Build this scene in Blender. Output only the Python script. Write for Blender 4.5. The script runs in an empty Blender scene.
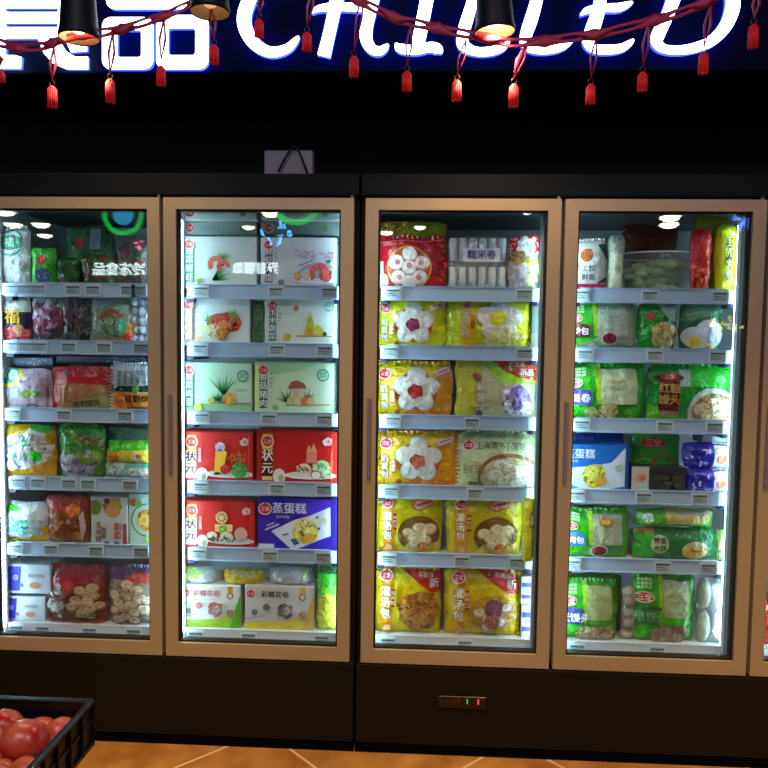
import bpy, math, random
from mathutils import Vector, noise
from mathutils.geometry import tessellate_polygon
R = math.radians
PI = math.pi
sc = bpy.context.scene
col = sc.collection

# ------------------------------------------------------------------ camera
CAM = (0.22446, -2.62229, 1.53053); YAW, PITCH, ROLL, F = -0.049937, -0.065117, 0.013216, 740.0
def cam_axes():
    cy, sy, cp, sp = math.cos(YAW), math.sin(YAW), math.cos(PITCH), math.sin(PITCH)
    fw = Vector((sy*cp, cy*cp, sp)); r0 = Vector((cy, -sy, 0)); u0 = r0.cross(fw)
    return math.cos(ROLL)*r0+math.sin(ROLL)*u0, -math.sin(ROLL)*r0+math.cos(ROLL)*u0, fw
RT, UP, FW = cam_axes()
def at(px, py, Y):
    d = FW+(px-384)/F*RT-(py-384)/F*UP
    c = Vector(CAM)
    return c+d*((Y-c.y)/d.y)
from mathutils import Matrix
cd = bpy.data.cameras.new('camera'); co = bpy.data.objects.new('camera', cd); col.objects.link(co)
m = Matrix((RT, UP, -FW)).transposed().to_4x4(); m.translation = Vector(CAM)
co.matrix_world = m
cd.sensor_width = 36; cd.lens = F/768*36; cd.clip_start = .02; cd.clip_end = 60
sc.camera = co

# ------------------------------------------------------------------ materials
def lin(h):
    if isinstance(h, str):
        h = h.lstrip('#'); c = [int(h[i:i+2], 16)/255 for i in (0, 2, 4)]
    else: c = list(h)
    return tuple(x/12.92 if x <= .04045 else ((x+.055)/1.055)**2.4 for x in c)+(1,)
MC = {}
def mat(colour, kind='film', **k):
    key = (colour, kind, tuple(sorted(k.items())))
    if key in MC: return MC[key]
    m = bpy.data.materials.new(kind+'_'+str(colour).strip('#')); m.use_nodes = True
    nt = m.node_tree; N = nt.nodes; L = nt.links; b = N['Principled BSDF']
    b.inputs['Base Color'].default_value = lin(colour)
    b.inputs['Roughness'].default_value = k.get('rough', .5)
    b.inputs['Metallic'].default_value = k.get('metal', 0)
    if 'spec' in k: b.inputs['Specular IOR Level'].default_value = k['spec']
    def bump(scale, strength, dist=.01, det=3):
        tc = N.new('ShaderNodeTexCoord'); n = N.new('ShaderNodeTexNoise'); n.inputs['Scale'].default_value = scale
        n.inputs['Detail'].default_value = det
        bp = N.new('ShaderNodeBump'); bp.inputs['Strength'].default_value = strength; bp.inputs['Distance'].default_value = dist
        L.new(tc.outputs['Object'], n.inputs['Vector']); L.new(n.outputs['Fac'], bp.inputs['Height']); L.new(bp.outputs['Normal'], b.inputs['Normal'])
        return n
    if kind == 'film':
        b.inputs['Roughness'].default_value = k.get('rough', .24)
        bump(26, .95, .018)
    elif kind == 'carton':
        b.inputs['Roughness'].default_value = .45; bump(8, .1)
    elif kind == 'metal':
        n = bump(60, .05)
    elif kind == 'emit':
        b.inputs['Emission Color'].default_value = lin(colour); b.inputs['Emission Strength'].default_value = k.get('s', 5)
    elif kind == 'food':
        b.inputs['Roughness'].default_value = .6; bump(60, .3)
        b.inputs['Subsurface Weight'].default_value = 0
    elif kind == 'clearfilm':
        out = N['Material Output']
        t = N.new('ShaderNodeBsdfTransparent'); g = N.new('ShaderNodeBsdfGlossy'); g.inputs['Roughness'].default_value = .18
        d = N.new('ShaderNodeBsdfDiffuse'); d.inputs['Color'].default_value = lin(colour)
        m1 = N.new('ShaderNodeMixShader'); m2 = N.new('ShaderNodeMixShader')
        m1.inputs[0].default_value = k.get('haze', .18); L.new(t.outputs[0], m1.inputs[1]); L.new(d.outputs[0], m1.inputs[2])
        m2.inputs[0].default_value = .1; L.new(m1.outputs[0], m2.inputs[1]); L.new(g.outputs[0], m2.inputs[2])
        tc = N.new('ShaderNodeTexCoord'); n = N.new('ShaderNodeTexNoise'); n.inputs['Scale'].default_value = 18
        bp = N.new('ShaderNodeBump'); bp.inputs['Strength'].default_value = .9; bp.inputs['Distance'].default_value = .02
        L.new(tc.outputs['Object'], n.inputs['Vector']); L.new(n.outputs['Fac'], bp.inputs['Height']); L.new(bp.outputs['Normal'], g.inputs['Normal'])
        L.new(m2.outputs[0], out.inputs['Surface'])
    elif kind == 'glass':
        out = N['Material Output']
        t = N.new('ShaderNodeBsdfTransparent'); t.inputs['Color'].default_value = (.97, .985, .98, 1)
        g = N.new('ShaderNodeBsdfGlossy'); g.inputs['Roughness'].default_value = .0
        lw = N.new('ShaderNodeLayerWeight'); lw.inputs['Blend'].default_value = .5
        p = N.new('ShaderNodeMath'); p.operation = 'POWER'; p.inputs[1].default_value = 4
        a = N.new('ShaderNodeMath'); a.operation = 'MULTIPLY_ADD'; a.inputs[1].default_value = .6; a.inputs[2].default_value = k.get('f', .022)
        L.new(lw.outputs['Facing'], p.inputs[0]); L.new(p.outputs[0], a.inputs[0])
        mx = N.new('ShaderNodeMixShader'); L.new(a.outputs[0], mx.inputs[0]); L.new(t.outputs[0], mx.inputs[1]); L.new(g.outputs[0], mx.inputs[2])
        L.new(mx.outputs[0], out.inputs['Surface'])
    elif kind == 'tile':
        b.inputs['Roughness'].default_value = .32
        tc = N.new('ShaderNodeTexCoord'); sp = N.new('ShaderNodeSeparateXYZ'); L.new(tc.outputs['Object'], sp.inputs[0])
        def M(op, a, bb=None, c=None):
            n = N.new('ShaderNodeMath'); n.operation = op
            for i, v in enumerate((a, bb, c)):
                if v is None: continue
                if hasattr(v, 'is_linked'): L.new(v, n.inputs[i])
                else: n.inputs[i].default_value = v
            return n.outputs[0]
        P = .945; masks = []; cells = []
        for s, c in ((1, -.235), (-1, -.475)):
            v = M('MULTIPLY_ADD', sp.outputs[1], s, sp.outputs[0]); v = M('SUBTRACT', v, c); v = M('DIVIDE', v, P)
            cells.append(M('FLOOR', v)); f = M('FRACT', v); f = M('ABSOLUTE', M('SUBTRACT', f, .5)); masks.append(M('GREATER_THAN', f, .5-.0075))
        gm = M('MAXIMUM', *masks)
        n = N.new('ShaderNodeTexNoise'); n.inputs['Scale'].default_value = 7; n.inputs['Detail'].default_value = 6; L.new(tc.outputs['Object'], n.inputs['Vector'])
        cr = N.new('ShaderNodeValToRGB'); cr.color_ramp.elements[0].position = .3; cr.color_ramp.elements[0].color = lin('#8a5620'); cr.color_ramp.elements[1].position = .75; cr.color_ramp.elements[1].color = lin('#c08a4a')
        L.new(n.outputs['Fac'], cr.inputs[0])
        mx = N.new('ShaderNodeMix'); mx.data_type = 'RGBA'; L.new(gm, mx.inputs['Factor']); L.new(cr.outputs[0], mx.inputs['A']); mx.inputs['B'].default_value = lin('#d8b48c')
        L.new(mx.outputs['Result'], b.inputs['Base Color'])
    elif kind == 'tomato':
        b.inputs['Roughness'].default_value = .25
        tc = N.new('ShaderNodeTexCoord'); n = N.new('ShaderNodeTexNoise'); n.inputs['Scale'].default_value = 14; L.new(tc.outputs['Object'], n.inputs['Vector'])
        cr = N.new('ShaderNodeValToRGB'); cr.color_ramp.elements[0].position = .35; cr.color_ramp.elements[0].color = lin(colour); cr.color_ramp.elements[1].position = .8; cr.color_ramp.elements[1].color = lin('#d8704a')
        L.new(n.outputs['Fac'], cr.inputs[0]); L.new(cr.outputs[0], b.inputs['Base Color'])
        b.inputs['Subsurface Weight'].default_value = 0
    MC[key] = m; return m
def lit(colour, s): return mat(colour, 'emit', s=s)

# ------------------------------------------------------------------ mesh builder
class MB:
    def __init__(s): s.v = []; s.f = []; s.mi = []; s.mats = []; s.sm = []
    def slot(s, m):
        if m not in s.mats: s.mats.append(m)
        return s.mats.index(m)
    def add(s, verts, faces, m, smooth=False):
        o = len(s.v); s.v += [tuple(v) for v in verts]; k = s.slot(m)
        for f in faces: s.f.append(tuple(o+i for i in f)); s.mi.append(k); s.sm.append(smooth)
    def box(s, x0, x1, y0, y1, z0, z1, m, b=0):
        if b <= 0:
            vs = [(x, y, z) for x in (x0, x1) for y in (y0, y1) for z in (z0, z1)]
            s.add(vs, [(0, 1, 3, 2), (4, 6, 7, 5), (0, 4, 5, 1), (2, 3, 7, 6), (0, 2, 6, 4), (1, 5, 7, 3)], m); return
        # chamfered box: octagonal loops
        def loop(z, i):
            return [(x0+i+b, y0+i, z), (x1-i-b, y0+i, z), (x1-i, y0+i+b, z), (x1-i, y1-i-b, z), (x1-i-b, y1-i, z), (x0+i+b, y1-i, z), (x0+i, y1-i-b, z), (x0+i, y0+i+b, z)]
        vs = loop(z0, b)+loop(z0+b, 0)+loop(z1-b, 0)+loop(z1, b)
        fs = [tuple(range(7, -1, -1)), tuple(range(24, 32))]
        for r in range(3):
            for i in range(8): fs.append((r*8+i, r*8+(i+1) % 8, r*8+8+(i+1) % 8, r*8+8+i))
        s.add(vs, fs, m)
    def prism(s, poly, y0, y1, m, mside=None):   # poly = [(x,z)], extruded along y
        n = len(poly); vs = [(x, y0, z) for x, z in poly]+[(x, y1, z) for x, z in poly]
        tris = tessellate_polygon([[Vector((x, z, 0)) for x, z in poly]])
        s.add(vs, [tuple(t) for t in tris]+[tuple(i+n for i in t) for t in tris], m)
        s.add(vs, [(i, (i+1) % n, (i+1) % n+n, i+n) for i in range(n)], mside or m)
    def tube(s, pts, r, m, n=8, flat=1, closed=False):
        pts = [Vector(p) for p in pts]; N = len(pts); rs = r if isinstance(r, (list, tuple)) else [r]*N
        vs = []
        prev = None
        for i, p in enumerate(pts):
            a = pts[(i-1) % N] if (closed or i) else p; c = pts[(i+1) % N] if (closed or i < N-1) else p
            t = (c-a).normalized()
            if prev is None: prev = Vector((0, 0, 1)) if abs(t.z) < .9 else Vector((0, 1, 0))
            s1 = (prev-t*prev.dot(t)).normalized(); prev = s1; s2 = t.cross(s1)
            for k in range(n):
                an = 2*PI*k/n; vs.append(p+(s1*math.cos(an)+s2*math.sin(an)*flat)*rs[i])
        fs = []
        for i in range(N if closed else N-1):
            for k in range(n): fs.append((i*n+k, i*n+(k+1) % n, ((i+1) % N)*n+(k+1) % n, ((i+1) % N)*n+k))
        if not closed: fs += [tuple(range(n-1, -1, -1)), tuple((N-1)*n+k for k in range(n))]
        s.add(vs, fs, m, True)
    def lathe(s, prof, c, m, n=24, close=False):   # prof [(r,z)]
        vs = []; fs = []
        for r, z in prof:
            for k in range(n): vs.append((c[0]+r*math.cos(2*PI*k/n), c[1]+r*math.sin(2*PI*k/n), c[2]+z))
        P = len(prof)
        for i in range(P if close else P-1):
            for k in range(n): fs.append((i*n+k, i*n+(k+1) % n, ((i+1) % P)*n+(k+1) % n, ((i+1) % P)*n+k))
        s.add(vs, fs, m, True)
    def ball(s, c, rx, ry, rz, m, nu=14, nv=9, wob=0, seed=0):
        vs = []; fs = []
        for j in range(nv+1):
            th = PI*j/nv
            for i in range(nu):
                ph = 2*PI*i/nu; d = Vector((math.sin(th)*math.cos(ph), math.sin(th)*math.sin(ph), math.cos(th)))
                w = 1+wob*noise.noise(d*2+Vector((seed, seed*1.7, 0)))
                vs.append((c[0]+rx*d.x*w, c[1]+ry*d.y*w, c[2]+rz*d.z*w))
        for j in range(nv):
            for i in range(nu): fs.append((j*nu+i, j*nu+(i+1) % nu, (j+1)*nu+(i+1) % nu, (j+1)*nu+i))
        s.add(vs, fs, m, True)
    def build(s, name, parent=None, loc=None):
        me = bpy.data.meshes.new(name); o0 = Vector(loc) if loc is not None else None
        vs = s.v if o0 is None else [tuple(Vector(v)-o0) for v in s.v]
        me.from_pydata(vs, [], s.f)
        for m in s.mats: me.materials.append(m)
        me.polygons.foreach_set('material_index', s.mi); me.polygons.foreach_set('use_smooth', s.sm); me.update()
        o = bpy.data.objects.new(name, me); col.objects.link(o)
        if o0 is not None and parent is None: o.location = o0
        if parent is not None:
            o.parent = parent
            if o0 is None: o.matrix_parent_inverse = Matrix.Translation(parent.location).inverted()
        return o
def tag(o, label=None, cat=None, group=None, kind=None):
    for k, v in (('label', label), ('category', cat), ('group', group), ('kind', kind)):
        if v: o[k] = v
    return o
def empty(name, loc, label, cat, group=None):
    o = bpy.data.objects.new(name, None); col.objects.link(o); o.location = loc; o.empty_display_size = .05
    return tag(o, label, cat, group)
def box_obj(name, parent, *a, **k):
    b = MB(); b.box(*a, **k); return b.build(name, parent)

# ------------------------------------------------------------------ text glyphs (built-in font)
_tc = bpy.data.curves.new('glyph', 'FONT'); _to = bpy.data.objects.new('glyph', _tc); col.objects.link(_to); _tc.resolution_u = 1
GC = {}
def glyph(ch, bold=0):
    key = (ch, bold)
    if key not in GC:
        _tc.body = ch; _tc.offset = bold
        bpy.context.view_layer.update()
        dg = bpy.context.evaluated_depsgraph_get(); ev = _to.evaluated_get(dg); me = ev.to_mesh()
        vs = [(v.co.x, v.co.y) for v in me.vertices]; fs = [tuple(p.vertices) for p in me.polygons]
        ev.to_mesh_clear()
        if vs:
            xs = [v[0] for v in vs]; x0, x1 = min(xs), max(xs)
        else: x0, x1 = 0, .3
        GC[key] = (vs, fs, x0, x1)
    return GC[key]

# ------------------------------------------------------------------ packaging print
class Design:
    """flat print in metres on a face of W x H, mapped on to the package surface"""
    def __init__(s, W, H): s.W, s.H = W, H; s.items = []; s.layer = 0
    def poly(s, pts, c, new=True):            # pts as fractions
        if new: s.layer += 1
        P = [(min(max(x, 0.0), 1.0)*s.W, min(max(y, 0.0), 1.0)*s.H) for x, y in pts]
        tr = tessellate_polygon([[Vector((x, y, 0)) for x, y in P]])
        s.items.append((P, [tuple(t) for t in tr], c, s.layer))
    def rect(s, x0, y0, x1, y1, c): s.poly([(x0, y0), (x1, y0), (x1, y1), (x0, y1)], c)
    def ell(s, cx, cy, rx, ry, c, rot=0, n=18, new=True):    # rx, ry as fractions of H (round by default)
        k = s.H/s.W; ca, sa = math.cos(rot), math.sin(rot); P = []
        for i in range(n):
            a = 2*PI*i/n; x, y = rx*math.cos(a), ry*math.sin(a)
            P.append((cx+(x*ca-y*sa)*k, cy+x*sa+y*ca))
        s.poly(P, c, new)
    def blob(s, cx, cy, r, c, seed=0, n=16, am=.3, new=True):
        k = s.H/s.W
        P = [(cx+r*k*math.cos(2*PI*i/n)*(1+am*noise.noise(Vector((seed*3.1, i*.9, 0)))), cy+r*math.sin(2*PI*i/n)*(1+am*noise.noise(Vector((seed*3.1, i*.9, 5))))) for i in range(n)]
        s.poly(P, c, new)
        if r > .045 and new:      # printed photograph: flecks of neighbouring tones
            rr = random.Random(seed*31+int(r*900)); b0 = [int(c[i:i+2], 16) for i in (1, 3, 5)]
            for q in range(2):
                s.layer += 1
                for i in range(int(5+r*60)):
                    a, d = rr.random()*2*PI, r*math.sqrt(rr.random())*.86; f = (.72, .86, 1.14, 1.26)[rr.randrange(4)]
                    cc_ = '#%02x%02x%02x' % tuple(min(255, int(x*f)) for x in b0); e = r*rr.uniform(.10, .26); th = rr.random()*PI; Q = []
                    for j in range(5):
                        t = 2*PI*j/5; u, w = math.cos(t)*e*1.3, math.sin(t)*e*.6; Q.append((cx+(d*math.cos(a)+u*math.cos(th)-w*math.sin(th))*k, cy+d*math.sin(a)+u*math.sin(th)+w*math.cos(th)))
                    s.poly(Q, cc_, False)
    def ring(s, cx, cy, r0, r1, c, a0=0, a1=2*PI, n=24):
        k = s.H/s.W; P = [(cx+r1*k*math.cos(a0+(a1-a0)*i/n), cy+r1*math.sin(a0+(a1-a0)*i/n)) for i in range(n+1)]
        Q = [(cx+r0*k*math.cos(a0+(a1-a0)*i/n), cy+r0*math.sin(a0+(a1-a0)*i/n)) for i in range(n+1)]
        s.poly(P+Q[::-1], c)
    def line(s, x0, y0, x1, y1, w, c):        # w fraction of H
        k = s.H/s.W; dx, dy = (x1-x0)/k, y1-y0; l = math.hypot(dx, dy) or 1; nx, ny = -dy/l*w/2*k, dx/l*w/2
        s.poly([(x0+nx, y0+ny), (x0-nx, y0-ny), (x1-nx, y1-ny), (x1+nx, y1+ny)], c)
    def text(s, t, cx, cy, h, c, vert=False, bold=0, rot=0, sx=1, gap=1.0, outline=None):
        """h = glyph height as a fraction of H; centred on cx, cy"""
        if outline:
            o = h*.055
            for ax, ay in ((-1, 0), (1, 0), (0, -1), (0, 1)): s.text(t, cx+ax*o*s.H/s.W, cy+ay*o, h, outline, vert, 0, rot, sx, gap)
        if bold: s.text(t, cx+h*bold*.9*s.H/s.W, cy, h, c, vert, 0, rot, sx, gap); s.text(t, cx-h*bold*.9*s.H/s.W, cy+h*bold*.5, h, c, vert, 0, rot, sx, gap); bold = 0
        s.layer += 1
        S = h*s.H/.85; adv = []
        for ch in t:
            g = glyph(ch, bold); adv.append(1.0 if ord(ch) > 255 else (g[3]+.08))
        tot = sum(adv)*gap; x = -tot/2; ca, sa = math.cos(rot), math.sin(rot)
        n = len(t)
        for i, ch in enumerate(t):
            vs, fs, gx0, gx1 = glyph(ch, bold); P = []
            for (vx, vy) in vs:
                if vert: px, py = (vx-.5)*sx*S, (vy-.35)*S+((n-1)/2-i)*S*gap*1.05
                else: px, py = (x+vx)*S*sx, (vy-.35)*S
                qx, qy = px*ca-py*sa+cx*s.W, px*sa+py*ca+cy*s.H
                P.append((min(max(qx, 0), s.W), min(max(qy, 0), s.H)))
            s.items.append((P, fs, c, s.layer)); x += adv[i]*gap

def split_tri(P, t, out, lim):
    a, b, c = P[t[0]], P[t[1]], P[t[2]]
    st = [(a, b, c)]
    while st:
        a, b, c = st.pop()
        e = [((a[0]-b[0])**2+(a[1]-b[1])**2, 0), ((b[0]-c[0])**2+(b[1]-c[1])**2, 1), ((c[0]-a[0])**2+(c[1]-a[1])**2, 2)]
        L, k = max(e)
        if L < lim*lim: out.append((a, b, c)); continue
        if k == 1: a, b, c = b, c, a
        elif k == 2: a, b, c = c, a, b
        mm = ((a[0]+b[0])/2, (a[1]+b[1])/2); st += [(a, mm, c), (mm, b, c)]

PACKS = []
def pack(name, label, cat, x0, x1, z0, z1, y, dep, base, art=None, kind='bag', seed=0, group=None, tilt=0, side=None, rot=0, seal=None, parts=None, lean=0, bowl=.0):
    """one package. y = its front plane; the print is mapped on its front"""
    W, H = x1-x0, z1-z0; b = MB()
    bm_ = mat(base, 'carton' if kind == 'box' else 'film')
    rnd = random.Random(seed)
    ox, oz = rnd.random()*50, rnd.random()*50
    if kind == 'box': fwd = lambda u, v: 0.0
    else:
        def fwd(u, v):
            a = max(0, 1-abs(2*u-1)**3)**.9; c = max(0, 1-abs(2*v-1)**3)**.9
            w = noise.noise(Vector((u*W*26+ox, v*H*26+oz, 0)))*.006+noise.noise(Vector((u*W*60+ox, v*H*60+oz, 4)))*.002
            edge = 1-a*c
            return dep*.5*a*c*(1+bowl*(1-v))+w*(.35+1.2*edge)
    def shape(u, v):
        x = u*W; z = v*H
        if kind == 'bag':
            x += (noise.noise(Vector((ox, v*H*14, 2)))*.008)*(1 if u > .5 else -1)*abs(2*u-1) - (2*u-1)*.012*math.sin(PI*v)**.5*0
            pinch = .018*W/.25*abs(2*v-1)**2*0
            z += noise.noise(Vector((u*W*14, oz, 7)))*.007*(v if v > .5 else 0)
            # corners pulled in a little
            x -= (2*u-1)*.005*(abs(2*v-1)**6)
            z -= (.005*abs(2*u-1)**6 if v > .5 else -.004*abs(2*u-1)**6)*abs(2*v-1)
        return x, z
    def front(px, pz, off=0):
        u, v = min(max(px/W, 0), 1), min(max(pz/H, 0), 1)
        x, z = shape(u, v)
        return (x-W/2, -fwd(u, v)-off+lean*v, z)
    if kind == 'box':
        b.box(-W/2, W/2, 0, dep, 0, H, bm_, .003)
        if lean:
            b.v = [(x, yy+lean*z/H, z) for x, yy, z in b.v]
    else:
        nu, nv = 14, 12; vs = []; fs = []
        for j in range(nv+1):
            for i in range(nu+1): vs.append(front(W*i/nu, H*j/nv))
        nb = len(vs)
        for j in range(nv+1):
            for i in range(nu+1):
                u, v = i/nu, j/nv; x, z = shape(u, v); f = max(0, fwd(u, v))
                vs.append((x-W/2, .004+f*.85+lean*v, z))
        w = nu+1
        for j in range(nv):
            for i in range(nu):
                q = (j*w+i, j*w+i+1, (j+1)*w+i+1, (j+1)*w+i); fs.append(q); fs.append(tuple(nb+k for k in q[::-1]))
        for i in range(nu): fs.append((i+1, i, nb+i, nb+i+1)); t = nv*w; fs.append((t+i, t+i+1, nb+t+i+1, nb+t+i))
        for j in range(nv): fs.append((j*w, (j+1)*w, nb+(j+1)*w, nb+j*w)); fs.append(((j+1)*w+nu, j*w+nu, nb+j*w+nu, nb+(j+1)*w+nu))
        b.add(vs, fs, bm_, True)
    if art:
        D = Design(W, H); art(D)
        mk = 'carton' if kind == 'box' else 'film'
        for P, fs, c, ly in D.items:
            tris = []
            for f in fs:
                for k in range(1, len(f)-1): split_tri(P, (f[0], f[k], f[k+1]), tris, .017)
            vs = []; ff = []
            for t in tris:
                o = len(vs)
                # front faces -y
                ar = (t[1][0]-t[0][0])*(t[2][1]-t[0][1])-(t[1][1]-t[0][1])*(t[2][0]-t[0][0])
                if abs(ar) < 1e-9: continue
                tt = t if ar > 0 else (t[0], t[2], t[1])
                for p in tt: vs.append(front(p[0], p[1], .0006+.00040*ly))
                ff.append((o, o+1, o+2))
            if ff: b.add(vs, ff, mat(c, mk), kind != 'box')
    o = b.build(name)
    o.location = ((x0+x1)/2, y, z0); o.rotation_euler = (0, tilt, rot)
    tag(o, label, cat, group)
    if seal:    # crimped strip along the named edges
        for e in seal[1]:
            s = MB(); n = 26
            if e in 'tb':
                zz = H-.004 if e == 't' else .002; hh = .012 if e == 't' else .006
                pts = [(-W/2+W*(i+.5)/n, .0) for i in range(n)]
                vs = []
                for i in range(n+1):
                    x = -W/2+.008+(W-.016)*i/n; yy = (lean if e == 't' else 0)+(.0022 if i % 2 else -.0022)
                    dz = noise.noise(Vector(((i/n)*W*14, oz, 7)))*.007 if e == 't' else 0
                    for q in (0, 1): vs += [(x, yy-.0012+.0024*q, zz+dz-.004), (x, yy-.0012+.0024*q, zz+dz+hh)]
                fs = []
                for i in range(n):
                    a = i*4; c = a+4; fs += [(a, c, c+1, a+1), (a+2, a+3, c+3, c+2), (a+1, c+1, c+3, a+3), (a, a+2, c+2, c)]
                s.add(vs, fs, mat(seal[0], 'film'))
            else:
                sg = -1 if e == 'l' else 1; vs = []
                for i in range(n+1):
                    z = .006+(H-.012)*i/n; yy = lean*i/n+(.0022 if i % 2 else -.0022)
                    dx = noise.noise(Vector((ox, (i/n)*H*14, 2)))*.008
                    for q in (0, 1): vs += [(sg*(W/2-.006+dx), yy-.0012+.0024*q, z), (sg*(W/2+.007+dx), yy-.0012+.0024*q, z)]
                fs = []
                for i in range(n):
                    a = i*4; c = a+4; fs += [(a, c, c+1, a+1), (a+2, a+3, c+3, c+2), (a+1, c+1, c+3, a+3), (a, a+2, c+2, c)]
                s.add(vs, fs, mat(seal[0], 'film'))
            p = s.build('crimped_seal', o, loc=(0, 0, 0))
    if parts: parts(o, W, H, dep)
    PACKS.append(o)
    return o

# ------------------------------------------------------------------ the room
XL, XR, YB, YF, ZC = -4.2, 4.2, .80, -6.2, 3.9
def struct(name, *a, **k):
    o = box_obj(name, None, *a, **k); o['kind'] = 'structure'; return o
struct('floor', XL, XR, YF, YB, -.1, 0, mat('#a86a30', 'tile'))
DK = mat('#0b0d12', 'paint', rough=.7)
struct('wall_back', XL, XR, YB, YB+.1, 0, ZC, mat('#06080b', 'paint', rough=.8))
struct('wall_left', XL-.1, XL, YF, YB, 0, ZC, mat('#3a332e', 'paint', rough=.8))
struct('wall_right', XR, XR+.1, YF, YB, 0, ZC, mat('#3a332e', 'paint', rough=.8))
struct('wall_front', XL, XR, YF-.1, YF, 0, ZC, mat('#2a2522', 'paint', rough=.8))
struct('ceiling', XL, XR, YF, YB, ZC, ZC+.1, mat('#0c0c0e', 'paint', rough=.8))

# ------------------------------------------------------------------ the freezers
W_, g_, G_ = .68, .014, .042
DOORX = {1: (-G_/2-2*W_-g_, -G_/2-W_-g_), 2: (-G_/2-W_, -G_/2), 3: (G_/2, G_/2+W_), 4: (G_/2+W_+g_, G_/2+2*W_+g_), 5: (G_/2+2*W_+2*g_, G_/2+3*W_+2*g_)}
DZ0, DZ1 = .340, 2.011
ST, TP, BT = .045, .040, .050
SHELF = [1.706, 1.492, 1.236, .974, .718, .405]
frame_m = mat('#b09c78', 'metal', rough=.45, metal=.3)
body_m = mat('#19150d', 'paint', rough=.6, spec=.12)
head_m = mat('#15191b', 'paint', rough=.6, spec=.1)
seam_m = mat('#040404', 'paint', rough=.8)
white_m = mat('#cfd6da', 'paint', rough=.4)
liner_m = mat('#c4cace', 'paint', rough=.5)
led_m = lit('#c4eaff', 44.0); led2_m = lit('#c4eaff', 26.0)
rail_m = mat('#a6c2dc', 'paint', rough=.22)
glass_m = mat('#ffffff', 'glass')
TAGS = {  # door: shelf -> pixel x of each tag centre
 1: [(8, 24, 38, 73, 93, 128, 147), (10, 26, 40, 69, 104, 141), (13, 64, 125), (18, 38, 69, 88, 130), (11, 51, 96, 141), (16, 43, 90, 134)],
 2: [(201, 276, 329), (200, 277, 331), (202, 269, 330), (201, 277, 330), (199, 270, 330), (196, 249, 322)],
 3: [(393, 524), (390, 524), (393, 472), (391, 475), (389, 462, 530), (388, 465)],
 4: [(581, 650, 734), (585, 655, 730), (582, 665, 728), (577, 644, 700), (571, 663, 728), (577, 657)],
 5: [(775,), (775,), (775,), (775,), (775,), (775,)]}
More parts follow.
